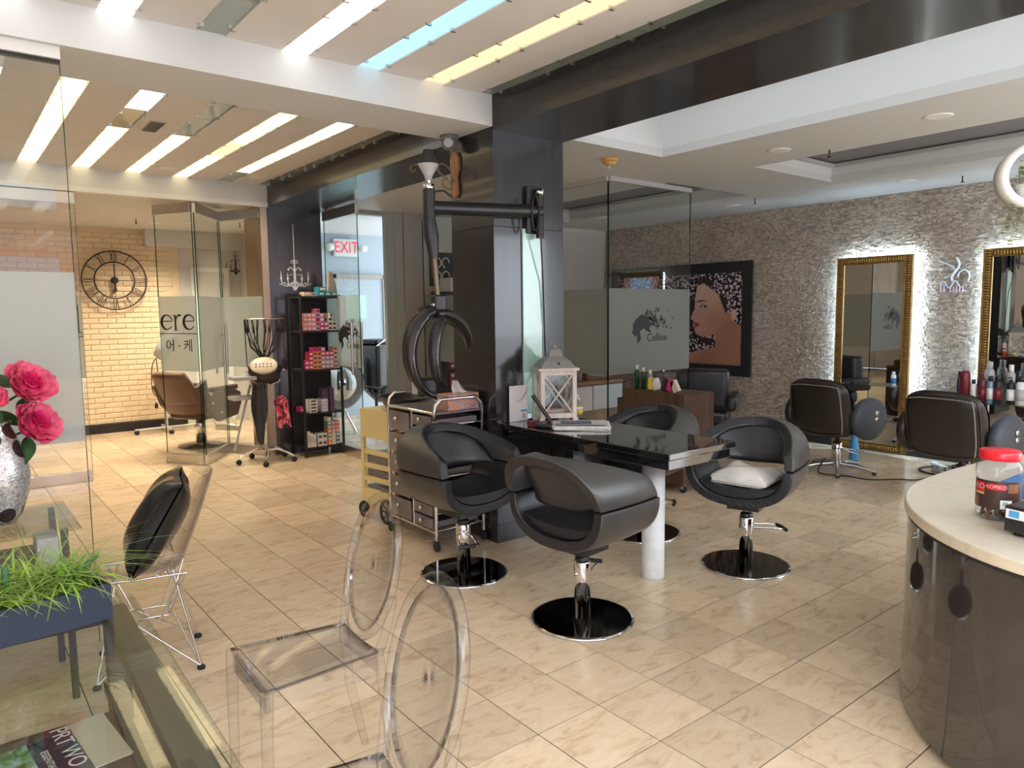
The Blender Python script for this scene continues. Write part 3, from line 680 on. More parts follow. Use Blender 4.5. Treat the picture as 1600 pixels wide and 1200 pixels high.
# picture coordinates: a to the viewer's right (towards -y), b up
def pic(poly, d, m, nm): MB().prism(poly, .001, (-.018 - d, 0, 0), (0, -1, 0), (0, 0, 1), (-1, 0, 0)).build(nm, m, po)
pic([(.0, .95), (.14, .98), (.26, .95), (.31, .87), (.26, .72), (.29, .58), (.34, .50), (.42, .46), (.52, .46), (.60, .42), (.56, .36), (.42, .40), (.28, .52), (.20, .66), (.06, .70)], .0006, 'hair_dark', 'dark_ground')
face = [(.345, 1.11), (.322, 1.0), (.31, .907), (.32, .85), (.285, .77), (.25, .705), (.262, .684), (.297, .676), (.288, .648), (.322, .622), (.305, .583), (.318, .545), (.345, .50), (.43, .467), (.52, .475), (.595, .50), (.622, .444), (.63, .345), (.48, .315), (.295, .278), (.21, .22), (.195, .131), (.99, .131), (.99, .60), (.90, .66), (.845, .777), (.77, .76), (.73, .85), (.67, .98), (.545, 1.07), (.44, 1.13)]
def skin_print():
    m = bpy.data.materials.new('skin_print'); n, l = nodes_of(m); b = n['Principled BSDF']; tc = n.new('ShaderNodeTexCoord'); sx = n.new('ShaderNodeSeparateXYZ'); l.new(tc.outputs['Object'], sx.inputs[0])
    ma = n.new('ShaderNodeMath'); ma.operation = 'MULTIPLY_ADD'; ma.inputs[1].default_value = 1.0; l.new(sx.outputs['Y'], ma.inputs[0]); l.new(sx.outputs['Z'], ma.inputs[2])
    no = n.new('ShaderNodeTexNoise'); no.inputs['Scale'].default_value = 3.5; l.new(tc.outputs['Object'], no.inputs['Vector'])
    m2 = n.new('ShaderNodeMath'); m2.operation = 'MULTIPLY_ADD'; m2.inputs[1].default_value = .45; l.new(no.outputs[0], m2.inputs[0]); l.new(ma.outputs[0], m2.inputs[2])
    r = n.new('ShaderNodeValToRGB'); e = r.color_ramp.elements; e[0].position = .0; e[0].color = (.40, .21, .13, 1); e[1].position = .85; e[1].color = (.74, .50, .40, 1); k = e.new(.4); k.color = (.60, .34, .24, 1)
    l.new(m2.outputs[0], r.inputs[0]); l.new(r.outputs[0], b.inputs['Base Color']); b.inputs['Roughness'].default_value = .12; M['skin_print'] = m
skin_print()
pic(face, .0012, 'skin_print', 'face')
pic([(.345, 1.11), (.36, 1.20), (.50, 1.22), (.60, 1.12), (.545, 1.08), (.44, 1.14)], .0024, 'hair_dark', 'hairline')
pic([(.67, .98), (.73, .85), (.77, .76), (.80, .80), (.77, .92), (.70, 1.02)], .0024, 'hair_dark', 'hairline')
pic([(.325, .905), (.36, .922), (.43, .928), (.50, .905), (.43, .912), (.37, .905)], .0024, 'hair_dark', 'eyebrow')
pic([(.385, .848), (.42, .868), (.47, .862), (.51, .842), (.46, .832), (.41, .832)], .0024, 'ink', 'eye')
pic([(.405, .845), (.43, .855), (.455, .85), (.45, .838), (.42, .837)], .0032, 'paper', 'eye_white')
pic([(.292, .648), (.33, .652), (.40, .628), (.35, .59), (.312, .583), (.322, .622)], .0024, 'lips', 'lips')
pic([(.845, .777), (.875, .81), (.92, .80), (.935, .74), (.89, .665), (.86, .69)], .0024, 'skin_light', 'ear')

# ---- gold mirrors with led back light
def gold_mirror(yc, label):
    W, H, fw = .375, 1.98, .075
    t = thing('gold_mirror', label, 'mirror', (5.905, yc, 0.045))
    MB().box(-.01, .0, -W + fw, W - fw, fw, H - fw).build('mirror_glass', 'mirror', t)
    def bar(y0, y1, z0, z1, vert):
        mb = MB(); mb.box(-.012, .022, y0, y1, z0, z1)
        n = int(((z1 - z0) if vert else (y1 - y0)) / .024)
        for k in range(n):
            if vert:
                z = z0 + (k + .5) * (z1 - z0) / n; c = (-.014, (y0 + y1) / 2, z); mb.lathe([(.004, -.024), (.011, -.016), (.012, .016), (.004, .024)], 8, axis='Y', c=c)
            else:
                y = y0 + (k + .5) * (y1 - y0) / n; c = (-.014, y, (z0 + z1) / 2); mb.lathe([(.004, -.024), (.011, -.016), (.012, .016), (.004, .024)], 8, axis='Z', c=c)
        for e in (0, 1):
            if vert: mb.box(-.022, -.01, (y0 if e else y1 - .008), (y0 + .008 if e else y1), z0, z1)
            else: mb.box(-.022, -.01, y0, y1, (z0 if e else z1 - .008), (z0 + .008 if e else z1))
        mb.build('frame_bar', 'gold', t)
    bar(-W, -W + fw, 0, H, True); bar(W - fw, W, 0, H, True); bar(-W + fw, W - fw, 0, fw, False); bar(-W + fw, W - fw, H - fw, H, False)
    mb = MB(); mb.box(.040, .046, -W + .012, -W + .022, .05, H - .02); mb.box(.040, .046, W - .022, W - .012, .05, H - .02); mb.box(.040, .046, -W + .02, W - .02, H - .022, H - .012)
    mb.build('led_strip', 'led_white', t)
    MB().box(.022, .03, -W + .05, W - .05, .06, H - .06).build('backing_board', 'black_matte', t)
    return t
gold_mirror(1.63, 'full-length gold ribbed mirror with lit edge nearest the portrait poster')
gold_mirror(0.27, 'full-length gold ribbed mirror cut by the picture edge behind the bottle shelf')
sh = thing('mirror_shelf', 'thin glass shelf across the gold mirror nearest the poster', 'shelf', (5.80, 1.63, .725))
MB().rbox(-.07, .12, -.33, .33, 0, .010, .002).build('glass_shelf', 'table_glass', sh)
for s in (-1, 1): MB().tube([(.12, s * .25, -.005), (.0, s * .25, -.005)], .008, 8).build('bracket', 'steel', sh)
# neon sign (unlit)
ns = thing('neon_sign', 'small unlit neon swirl sign on the stone wall between the gold mirrors', 'sign', (5.995, 0.93, 1.66))
mb = MB()
mb.tube([(0, .075 - .09 * math.sin(a * 1.3), .12 + .19 * (a / 3.2)) for a in [i * .16 for i in range(20)]], .007, 6)
mb.tube([(0, -.09 + .05 * math.cos(a), .13 + .06 * math.sin(a)) for a in [i * .3 for i in range(14)]], .006, 6)
mb.tube([(0, .11 - .02 * i, .06 + .035 * math.sin(i * 1.2)) for i in range(11)], .006, 6)
mb.tube([(0, -.02 - .03 * math.sin(i * .5), .31 - .02 * i) for i in range(12)], .010, 6)
mb.build('tube_swirl', 'neon_off', ns)
mb = MB()
for k, hh in enumerate((.07, .075, .0, .06, .05, .06, .045, .05)):
    if hh: mb.tube([(0, .10 - k * .027, -.01), (0, .10 - k * .027, -.01 + hh)], .005, 6)
mb.tube([(0, .10, .062), (0, .072, .062)], .005, 6); mb.tube([(0, .02, -.008), (0, -.035, -.008)], .005, 6)
mb.build('tube_lettering', 'neon_pink', ns)
# ================================================================ STYLING CHAIRS
def hyd_base(t, lever=0.0, tall=.36, colr='dark_steel', rr=.25):
    MB().lathe([(0, 0), (rr, 0), (rr + .004, .004), (rr, .011), (0, .013)], 48).build('base_rim', 'chrome', t)
    MB().lathe([(rr - .010, .0118), (rr - .010, .0140), (.02, .0140)], 48, smooth=False).build('base_plate', colr, t)
    MB().lathe([(.040, .012), (.040, .20), (.042, .205), (.042, .29), (.038, .30), (0, .30)], 24).build('pump_cylinder', 'chrome', t)
    MB().lathe([(.034, .295), (.036, .315), (.020, .325), (0, .325)], 20).build('pump_collar', 'black_plastic', t)
    MB().lathe([(.016, .31), (.016, tall), (.0, tall)], 16).build('piston', 'chrome', t)
    p = MB(); c, s = math.cos(lever), math.sin(lever); e = Vector((c, s, 0)); q = Vector((-s, c, 0))
    pts = [e * .03 + q * .035 + Vector((0, 0, .24)), e * .14 + q * .045 + Vector((0, 0, .235)), e * .21 + q * .05 + Vector((0, 0, .225)), e * .22 - q * .05 + Vector((0, 0, .225)), e * .14 - q * .045 + Vector((0, 0, .235)), e * .03 - q * .035 + Vector((0, 0, .24))]
    lv = p.tube(pts, .0065, 8).build('foot_lever', 'chrome', t)
    MB().tube([e * .20 + q * .055 + Vector((0, 0, .227)), e * .215 + Vector((0, 0, .225)), e * .215 - q * .055 + Vector((0, 0, .225))], .0115, 8).build('lever_grip', 'black_plastic', lv)
    MB().lathe([(0, -.055), (.008, -.055), (.008, .055), (0, .055)], 10, axis='Y', c=(0, 0, .24)).build('pivot_bolt', 'steel', t)
def se(th, a, b, n=2.4):
    c, s = math.cos(th), math.sin(th)
    return a * math.copysign(abs(c) ** (2 / n), c), b * math.copysign(abs(s) ** (2 / n), s)
def tub_chair(label, loc, rotz, lever, seatmat='black_leather', outer='grey_leather', pleat=False):
    t = thing('styling_chair', label, 'chair', loc, rotz, group='black tub styling chairs around the black table')
    hyd_base(t, lever)
    ZC, A, B, th_, D = .625, .298, .225, .050, .212
    def yf(th):  # front limit of the upper shell
        s = max(0.0, math.sin(th)); q = max(0.0, (s - .42) / .58); return -D + .075 + (2 * D - .075) * (1 - q) ** .9
    def lean(z): return -.10 * max(0, z - ZC) / B
    # lower tub: closed loft, outer and inner skins
    def shell(th0, th1, front, nm, mats, n=26, k=9, gap=.003):
        mb = MB(); vo = []; vi = []
        for i in range(n):
            th = th0 + (th1 - th0) * i / (n - 1)
            for j in range(k):
                y = -D + (front(th) + D) * j / (k - 1)
                bulge = 1.0 + .035 * math.sin(PI * min(1, (y + D) / (2 * D)))
                x, z = se(th, A * bulge, B * bulge); xi, zi = se(th, A * bulge - th_, B * bulge - th_)
                ye = y
                vo.append((x, ye + lean(ZC + z), ZC + z)); vi.append((xi, ye + lean(ZC + zi), ZC + zi))
        N = n * k; fs = []; fi = []; fe = []
        for i in range(n - 1):
            for j in range(k - 1):
                q = (i * k + j, (i + 1) * k + j, (i + 1) * k + j + 1, i * k + j + 1); fs.append(q); fi.append(tuple(N + a for a in q[::-1]))
        for i in range(n - 1):
            for j in (0, k - 1): fe.append((i * k + j, (i + 1) * k + j, N + (i + 1) * k + j, N + i * k + j))
        for j in range(k - 1):
            for i in (0, n - 1): fe.append((i * k + j, i * k + j + 1, N + i * k + j + 1, N + i * k + j))
        o = len(mb.v); mb.add(vo + vi, fs, 0, True); 
        for grp, mi in ((fi, 1), (fe, 2)):
            for f in grp: mb.f.append(tuple(a + o for a in f)); mb.m.append(mi); mb.sm.append(mi == 1)
        ob = mb.build(nm, mats, t); bevel(ob, .010, 3); return ob
    low = shell(-PI, 0, lambda th: D + .012 * abs(math.cos(th)), 'seat_shell', [outer, 'black_leather', 'black_leather'])
    up = shell(0.012, PI - .012, yf, 'back_shell', [outer, 'black_suede', 'black_leather'], n=34)
    # back panel set inside the upper arch
    def bp(u, v):
        s = 2 * u - 1; xm = A - th_ + .012; x = s * xm
        zt = (B - th_ + .014) * (max(0, 1 - abs(s) ** 2.4)) ** (1 / 2.4); zb = -.03 + .02 * s * s
        z = zb + (zt - zb) * v
        return (x * (1 - .02 * v), -D + .045 + .16 * abs(s) ** 3.2 * (1 - v * .3) + lean(ZC + z) - .0 * v, ZC + z)
    b = MB().grid(bp, 25, 9).build('back_panel', 'black_leather', t); solid(b, .035, 0)
    # seat cushion
    def cs(u, v):
        th = PI + PI * u; x, z = se(th, A - th_ - .004, B - th_ - .002); return x, z
    pts = [cs(i / 20, 0) for i in range(21)]; pts = [p for p in pts if p[1] < -.085]
    x1 = pts[-1][0]; topc = [(x1 * math.cos(PI * i / 10), -.085 - .035 * math.sin(PI * i / 10)) for i in range(1, 10)]
    mb = MB(); mb.prism(pts + topc, .385, (0, -.18, ZC), (1, 0, 0), (0, 0, 1), (0, 1, 0)); o = mb.build('seat_cushion', seatmat, t); bevel(o, .018, 3)
    MB().box(-.09, .09, -.09, .09, .352, .385).build('mount_plate', 'black_plastic', t)
    # seam lines on both arms, and piping on the rear rim
    for s in (-1, 1):
        mb = MB(); mb.tube([(s * (A + .002 + .012 * math.sin(PI * (q + D) / (2 * D))), q, ZC) for q in [-D + .0245 * k for k in range(18)]], .003, 6)
        mb.build('seam_piping', 'black_matte', t)
    if pleat:
        for k in range(22):
            a = -PI + .45 + (PI - .75) * k / 21; x, z = se(a, A - .006, B - .006); xi, zi = se(a + .10, A - th_ * .9, B - th_ * .9)
            MB().add([(x, D + .014, ZC + z), (x + .012, D + .016, ZC + z + .004), (xi + .004, D + .020, ZC + zi), (xi, D + .013, ZC + zi)], [(0, 1, 2, 3)]).build('pleat', 'black_leather', t)
    return t
def face_rot(deg): return math.radians(deg - 90)
tub_chair('black tub styling chair seen from behind in front of the white post', (.804, .602, 0), face_rot(5), math.radians(118))
tub_chair('black tub styling chair with open front in front of the drawer trolley', (.721, 1.50, 0), face_rot(274), math.radians(60))
c4 = tub_chair('black tub styling chair holding a folded cream towel', (2.066, .524, 0), face_rot(198), math.radians(215), pleat=True)
tub_chair('black tub styling chair half hidden behind the black table top', (2.09, 1.342, 0), face_rot(190), math.radians(200))
# towel
tw = thing('folded_towel', 'folded cream towel lying on the seat of a black chair', 'towel', (2.03, .50, .545), math.radians(12))
def twf(u, v):
    x, y = (u - .5) * .30, (v - .5) * .32; r = max(abs(u - .5), abs(v - .5)) * 2
    return (x + .01 * math.sin(9 * v), y + .008 * math.sin(11 * u), .055 * (1 - r ** 3) * (1 + .35 * math.sin(5 * u + 2) * math.cos(4 * v)) + .012 * math.sin(14 * u * v))
MB().grid(twf, 22, 22).build('top_fold', 'towel', tw)
MB().rbox(-.15, .15, -.16, .155, -.02, .012, .008).build('under_fold', 'towel', tw)
MB().rbox(-.13, .16, -.13, .17, -.035, -.018, .007).build('bottom_fold', 'towel', tw)

# ================================================================ BLACK TABLE AND THINGS ON IT
tt = thing('black_table', 'glossy black table fixed to the big column on a white round post', 'table', (1.50, 1.10, 0))
MB().rbox(-.27, .29, -.68, .70, .755, .790, .004).build('glass_top', 'black_gloss', tt)
MB().rbox(-.25, .27, -.66, .70, .700, .752, .004).build('under_frame', 'black_gloss', tt)
MB().lathe([(.065, 0), (.064, .02), (.064, .70)], 32, c=(.006, -.346, 0)).build('post', 'concrete_white', tt)
MB().box(.0, .27, .30, .69, .30, .70).build('cabinet_box', 'black_laminate', tt)
# lantern
ln = thing('lantern', 'whitewashed wooden lantern with crossed bars and grey metal roof', 'lantern', (1.56, 1.64, .79), math.radians(-28))
W = .105; H = .34
for sx in (-1, 1):
    for sy in (-1, 1):
        MB().box(sx * W - .013, sx * W + .013, sy * W - .013, sy * W + .013, 0, H).build('post', 'white_wood', ln)
        MB().box(sx * (W + .004) - .016, sx * (W + .004) + .016, sy * (W + .004) - .016, sy * (W + .004) + .016, 0, .035).build('foot', 'white_wood', ln)
for z0, z1, nm in ((.035, .065, 'lower_rail'), (H - .03, H, 'upper_rail')):
    for k in range(4):
        r = Matrix.Rotation(k * PI / 2, 3, 'Z'); mb = MB(); mb.box(-W, W, -W - .010, -W + .010, z0, z1); mb.v = [tuple(r @ Vector(q)) for q in mb.v]; mb.build(nm, 'white_wood', ln)
for k in range(4):
    r = Matrix.Rotation(k * PI / 2, 3, 'Z')
    for s in (-1, 1):
        mb = MB(); mb.tube([(-s * (W - .012), -W, .065), (s * (W - .012), -W, H - .03)], .0075, 4); mb.v = [tuple(r @ Vector(q)) for q in mb.v]; mb.build('cross_bar', 'white_wood', ln)
    mb = MB(); mb.box(-W + .01, W - .01, -W + .012, -W + .015, .06, H - .03); mb.v = [tuple(r @ Vector(q)) for q in mb.v]; mb.build('pane', 'clear_glass', ln)
MB().box(-W, W, -W, W, .035, .045).build('floor_board', 'white_wood', ln)
MB().box(-W - .028, W + .028, -W - .028, W + .028, H, H + .014).build('cornice', 'white_wood', ln)
rf = MB().lathe([(.165, H + .014), (.150, H + .030), (.115, H + .062), (.070, H + .085), (.060, H + .092), (.058, H + .108), (.045, H + .128), (.020, H + .142), (.012, H + .160), (0, H + .162)], 4, smooth=False).build('roof', 'roof_grey', ln); rf.rotation_euler = (0, 0, PI / 4)
MB().tube([(.018 * math.cos(a), 0, H + .172 + .018 * math.sin(a)) for a in [i * PI / 8 for i in range(16)]], .003, 6, closed=True).build('hanging_ring', 'roof_grey', ln)
MB().lathe([(0, -.006), (.008, -.006), (.008, .0)], 10, axis='Y', c=(.0, -.115, H + .045)).build('vent_hole', 'black_matte', ln)
# newspaper stack, mirror, bottles, calendar
for k in range(5):
    o = tag(MB().box(-.17, .17, -.13, .13, 0, .0045).build('newspaper', ['newsprint', 'news_photo'] if k == 4 else 'paper' if k % 2 else 'newsprint', None, (1.50 + U(-.01, .01), 1.33 + U(-.012, .012), .7905 + k * .005), math.radians(-42 + U(-5, 5))),
            'folded newspaper at the top of the pile on the black table' if k == 4 else 'folded newspaper ' + ['at the bottom of', 'second from the bottom in', 'in the middle of', 'just below the top of'][k] + ' the pile on the black table', 'newspaper', 'newspapers on the black table')
    if k == 4:
        MB().box(-.12, .07, -.05, .10, .0046, .0052).build('photo_print', 'news_photo', o); MB().box(-.15, .15, -.115, -.075, .0046, .0052).build('headline', 'ink_grey', o)
hm = thing('hand_mirror', 'black round hand mirror leaning against the lantern', 'hand mirror', (1.40, 1.47, .79), math.radians(-40))
MB().lathe([(0, .0), (.098, .0), (.105, .012), (.098, .026), (.085, .026), (0, .022)], 28, sx=1.2, sy=.85).build('head', 'black_plastic', hm)
MB().tube([(-.02, .04, .03), (-.09, .06, .13), (-.13, .075, .19)], [.014, .012, .015], 8).build('handle', 'black_plastic', hm)
MB().lathe([(0, 0), (.10, 0), (.105, .010), (0, .012)], 24, sx=1.1, sy=.7, c=(-.05, .03, -.0)).build('red_backing', 'maroon', hm)
sb = thing('spray_bottle', 'white and orange aerosol can beside the lantern', 'spray can', (1.757, 1.73, .79))
MB().lathe([(.026, 0), (.027, .09), (.027, .092)], 20).build('lower_body', 'orange_red', sb)
MB().lathe([(.027, .092), (.027, .16), (.024, .17)], 20).build('upper_body', 'white_plastic', sb); MB().lathe([(.024, .17), (.022, .20), (.012, .215), (0, .216)], 20).build('cap', 'white_plastic', sb)
MB().lathe([(.0275, .125), (.0275, .140)], 20).build('band', 'red_lid', sb)
pb = thing('pump_bottle', 'clear sanitizer pump bottle with yellow label beside the aerosol can', 'bottle', (1.752, 1.62, .79))
MB().lathe([(.030, 0), (.032, .01), (.032, .09), (.026, .105), (.013, .115), (.013, .125)], 20).build('body', 'jar_clear', pb)
MB().lathe([(.0325, .03), (.0325, .08)], 20).build('label_band', 'label_yellow', pb); MB().lathe([(.0328, .06), (.0328, .078)], 20).build('label_stripe', 'paper', pb)
MB().lathe([(.015, .122), (.015, .14), (.005, .142), (.005, .16), (0, .16)], 12).build('pump', 'white_plastic', pb); MB().tube([(0, 0, .158), (-.03, -.015, .156)], .006, 8).build('nozzle', 'white_plastic', pb)
cl = thing('wall_calendar', 'white calendar sheet with hair sketch leaning on the big column', 'calendar', (1.37, 1.785, .792))
MB().box(-.075, .075, -.004, 0, 0, .235).build('sheet', 'paper', cl)
for k in range(4): MB().tube(bez((-.03 + .02 * k, -.006, .13 + .012 * k), (.02, -.006, .12 + .01 * k), (.04 + .008 * k, -.006, .14 + .014 * k), (.07, -.006, .19 + .01 * k), 8), .0012, 4).build('sketch_line', 'light_grey', cl)
sw = MB().rbox(.01, .07, -.008, -.004, .01, .075, .002).build('socket_plate', 'white_plastic', cl)
MB().box(.015, .068, -.0085, -.008, .062, .074).build('blue_tab', 'sky_blue', sw); MB().box(.032, .050, -.0095, -.008, .018, .050).build('switch_outline', 'light_grey', sw)
tag(MB().rbox(-.03, .03, -.02, .02, 0, .03, .006).build('dark_box', 'red_dark', None, (1.335, 1.60, .79)), 'tiny dark red box at the foot of the lantern', 'box')

# ================================================================ DRAWER TROLLEY
ct = thing('drawer_trolley', 'chrome trolley with grey plastic drawers beside the big column', 'trolley', (.99, 2.21, 0))
cx, cyy = .185, .29
for sx in (-1, 1):
    for sy in (-1, 1):
        MB().tube([(sx * cx, sy * cyy, .06), (sx * cx, sy * cyy, .90)], .011, 10).build('post', 'chrome', ct)
        cs_ = MB().lathe([(0, -.012), (.026, -.012), (.028, 0), (.026, .012), (0, .012)], 14, axis='X', c=(sx * cx, sy * cyy, .028)).build('caster', 'rubber', ct)
        MB().box(sx * cx - .016, sx * cx + .016, sy * cyy - .012, sy * cyy + .012, .03, .07).build('caster_fork', 'black_plastic', cs_)
for sy in (-1, 1):
    MB().tube([(-cx, sy * cyy, .88), (-cx + .01, sy * cyy, .93), (-cx + .05, sy * cyy, .965), (cx - .05, sy * cyy, .965), (cx - .01, sy * cyy, .93), (cx, sy * cyy, .88)], .011, 10).build('top_hoop', 'chrome', ct)
    for z in (.13, .24, .35, .47, .58, .70, .80): MB().tube([(-cx, sy * cyy, z), (cx, sy * cyy, z)], .006, 6).build('side_rail', 'chrome', ct)
for sx in (-1, 1):
    for z in (.12, .88): MB().tube([(sx * cx, -cyy, z), (sx * cx, cyy, z)], .010, 8).build('long_rail', 'chrome', ct)
MB().tube([(-cx, -.02, .12), (-cx, -.02, .88)], .007, 8).build('centre_post', 'chrome', ct)
MB().box(-cx, cx, -cyy, cyy, .872, .882).build('top_tray', 'grey_plastic', ct)
def drawer(y0, y1, z0, z1):
    mb = MB(); mb.box(-cx - .012, -cx - .004, y0, y1, z0, z1); mb.box(-cx, cx - .02, y0 + .004, y0 + .010, z0, z1 - .02); mb.box(-cx, cx - .02, y1 - .010, y1 - .004, z0, z1 - .02); mb.box(-cx, cx - .02, y0 + .004, y1 - .004, z0, z0 + .006); mb.box(cx - .03, cx - .02, y0 + .004, y1 - .004, z0, z1 - .02)
    d = mb.build('drawer', 'smoke_drawer', ct)
    MB().lathe([(.006, 0), (.006, -.014), (.014, -.018), (.012, -.030), (0, -.032)], 12, axis='X', c=(-cx - .012, (y0 + y1) / 2, z1 - (z1 - z0) * .35)).build('knob', 'chrome', d)
for k in range(5): drawer(.0, .27, .14 + k * .147, .265 + k * .147)
for k in range(9): drawer(-.27, -.04, .14 + k * .0815, .205 + k * .0815)
tb_ = thing('tissue_box', 'tissue box printed in orange and blue on the drawer trolley', 'tissue box', (1.04, 1.99, .884), math.radians(3))
def patt():
    m = bpy.data.materials.new('tissue_print'); n, l = nodes_of(m); b = n['Principled BSDF']; tc = n.new('ShaderNodeTexCoord'); t = n.new('ShaderNodeTexNoise'); t.inputs['Scale'].default_value = 34; t.inputs['Distortion'].default_value = 2.5; l.new(tc.outputs['Object'], t.inputs['Vector'])
    r = n.new('ShaderNodeValToRGB'); r.color_ramp.interpolation = 'CONSTANT'; e = r.color_ramp.elements; e[0].position = 0; e[0].color = (.75, .25, .02, 1); e[1].position = .46; e[1].color = (.80, .66, .42, 1)
    for p_, c_ in ((.50, (.02, .10, .42, 1)), (.555, (.06, .28, .62, 1)), (.60, (.80, .32, .03, 1))): k = e.new(p_); k.color = c_
    l.new(t.outputs[0], r.inputs[0]); l.new(r.outputs[0], b.inputs['Base Color']); M['tissue_print'] = m
patt()
MB().rbox(-.13, .12, -.06, .06, 0, .105, .004).build('carton', 'tissue_print', tb_)
def tis(u, v): return (.02 + .12 * (u - .5) * (1 - .75 * v) + .012 * math.sin(9 * u) * (1 - v) - .05 * v, .02 * math.sin(7 * u + 3 * v), .10 + .085 * v)
solid(MB().grid(tis, 12, 10).build('tissue', 'paper', tb_), .0015)
# yellow trolley
yt = thing('yellow_trolley', 'yellow plastic trolley with slatted side and spoked wheels', 'trolley', (1.02, 2.80, 0), math.radians(6))
for sx in (-1, 1):
    x = sx * .15; mb = MB()
    mb.box(x - .012, x + .012, -.21, .21, .60, .80); mb.box(x - .012, x + .012, -.21, .21, .07, .22); mb.box(x - .012, x + .012, -.21, -.175, .22, .60); mb.box(x - .012, x + .012, .175, .21, .22, .60)
    mb.build('side_panel', 'yellow_plastic', yt)
    for z in (.30, .40, .50): MB().box(x - .010, x + .010, -.18, .18, z - .022, z + .012).build('slat', 'yellow_plastic', yt)
for z in (.24, .36, .48): MB().box(-.135, .135, -.17, .17, z - .07, z).build('tray', 'grey_plastic', yt)
MB().box(-.16, .16, -.215, .215, .785, .81).build('top', 'yellow_plastic', yt)
def wheel(x, y, r, nm):
    w_ = MB().tube([(x, y + r * math.cos(a), r + r * math.sin(a)) for a in [i * PI / 12 for i in range(24)]], .011, 8, closed=True).build(nm, 'rubber', yt)
    mb = MB()
    for k in range(8): mb.tube([(x, y, r), (x, y + (r - .008) * math.cos(k * PI / 4), r + (r - .008) * math.sin(k * PI / 4))], .005, 5)
    mb.lathe([(0, -.014), (.018, -.014), (.018, .014), (0, .014)], 12, axis='X', c=(x, y, r)); mb.build('spokes', 'black_plastic', w_)
for sx in (-1, 1): wheel(sx * .175, -.13, .085, 'big_wheel'); wheel(sx * .175, .17, .055, 'small_wheel')
tag(MB().rbox(-.06, .06, -.05, .05, 0, .045, .01).build('green_pack', 'leaf_dark', None, (.95, 2.75, .361)), 'small green pack in the yellow trolley tray', 'pack')
# black service tray on its own stand behind
bt = thing('service_tray', 'black oval service tray resting on the yellow trolley behind the tissue box', 'tray', (1.06, 2.74, .811))
MB().lathe([(0, .0), (.13, .0), (.15, .02), (.19, .075), (.205, .092), (.196, .092), (.14, .022), (0, .012)], 32, sx=.8, sy=1.15).build('tray_bowl', 'black_plastic', bt)
MB().rbox(-.03, .03, -.02, .10, .012, .05, .004).build('blue_roller', 'blue_plastic', bt)

# ================================================================ WALL ARM HAIR PROCESSOR
hp = thing('hair_processor', 'black swing-arm hair processor hanging from the big column', 'hair processor', (1.50, 1.80, 2.15))
MB().rbox(-.05, .05, -.03, 0, -.14, .16, .006).build('wall_bracket', 'black_plastic', hp)
MB().tube([(.03, -.06, -.17), (.03, -.06, .12)], .026, 12).build('pivot_sleeve', 'black_plastic', hp)
MB().lathe([(.028, .10), (.030, .14), (0, .145)], 14, c=(.03, -.06, .0)).build('pivot_cap', 'chrome', hp)
MB().tube([(.03, -.06, 0), (-.80, -.06, -.04)], .040, 14).build('swing_arm', 'black_plastic', hp)
MB().tube([(-.81, -.06, .06), (-.81, -.06, -.10)], .036, 14).build('elbow_sleeve', 'black_plastic', hp)
MB().lathe([(.03, .055), (.032, .09), (0, .095)], 14, c=(-.81, -.06, .0)).build('elbow_cap', 'chrome', hp)
MB().tube([(-.81, -.06, -.10), (-.80, -.06, -.20), (-.785, -.06, -.33)], [.034, .044, .026], 12).build('shroud', 'black_plastic', hp)
MB().tube([(-.785, -.06, -.30), (-.765, -.06, -.56)], .017, 10).build('spring_rod', 'brass_old', hp)
MB().rbox(-.80, -.72, -.09, -.03, -.68, -.54, .01).build('tilt_joint', 'black_plastic', hp)
for s in (-1, 1): MB().lathe([(0, -.02), (.014, -.02), (.014, .02), (0, .02)], 10, axis='Y', c=(-.76 + s * .03, -.06, -.60)).build('joint_knob', 'chrome', hp)
HC = Vector((-.80, -.06, -.88))
def harm(rad, sx, a0, a1, tw, nm, k=18):
    pts = []
    for i in range(k):
        a = math.radians(a0 + (a1 - a0) * i / (k - 1)); pts.append(HC + Vector((rad * sx * math.cos(a), tw * math.sin(a * .5) - .0, rad * math.sin(a) * 1.15)))
    o = MB().tube(pts, [.02 + .016 * math.sin(PI * min(1, (i + 2) / k)) for i in range(k)], 10).build(nm, 'black_plastic', hp)
    MB().tube([q + Vector((0, -.030, -.008)) for q in pts[2:-1]], .010, 6).build('lamp_tube', 'dark_steel', o)
harm(.165, .60, 92, 262, -.16, 'heater_arm'); harm(.20, 1.25, 95, 2, -.10, 'heater_arm'); harm(.215, .95, 100, 258, -.08, 'heater_arm'); harm(.20, .58, 95, 255, .10, 'heater_arm'); harm(.215, 1.2, 100, 10, .10, 'heater_arm')
MB().rbox(-.93, -.80, -.10, .0, -1.13, -1.02, .02).build('control_box', 'black_plastic', hp)
MB().box(-.942, -.932, -.09, -.04, -1.11, -1.04).build('rating_label', 'light_grey', hp)
cbp = bez((-.70, -.10, .02), (-.4, -.10, -.08), (.0, -.11, .10), (.0, -.05, -.1), 8) + bez((.02, -.05, -.12), (.06, -.05, -.5), (.10, -.03, -.7), (.09, -.02, -1.2), 10)
MB().tube([(-.79, -.06, .05), (-.72, -.08, .06), (-.66, -.07, .03)], .006, 6).build('lead', 'cable', hp)
MB().tube([(.02, -.05, .14), (.0, -.08, .05), (.03, -.07, -.2), (.08, -.03, -.45), (.10, -.02, -.8), (.11, -.02, -1.10)], .005, 6).build('power_cord', 'cable', hp)
MB().tube([(-.04 + .03 * math.cos(a), -.10, -.02 + .11 * math.sin(a)) for a in [i * PI / 8 for i in range(16)]], .006, 6, closed=True).build('cord_loop', 'cable', hp)
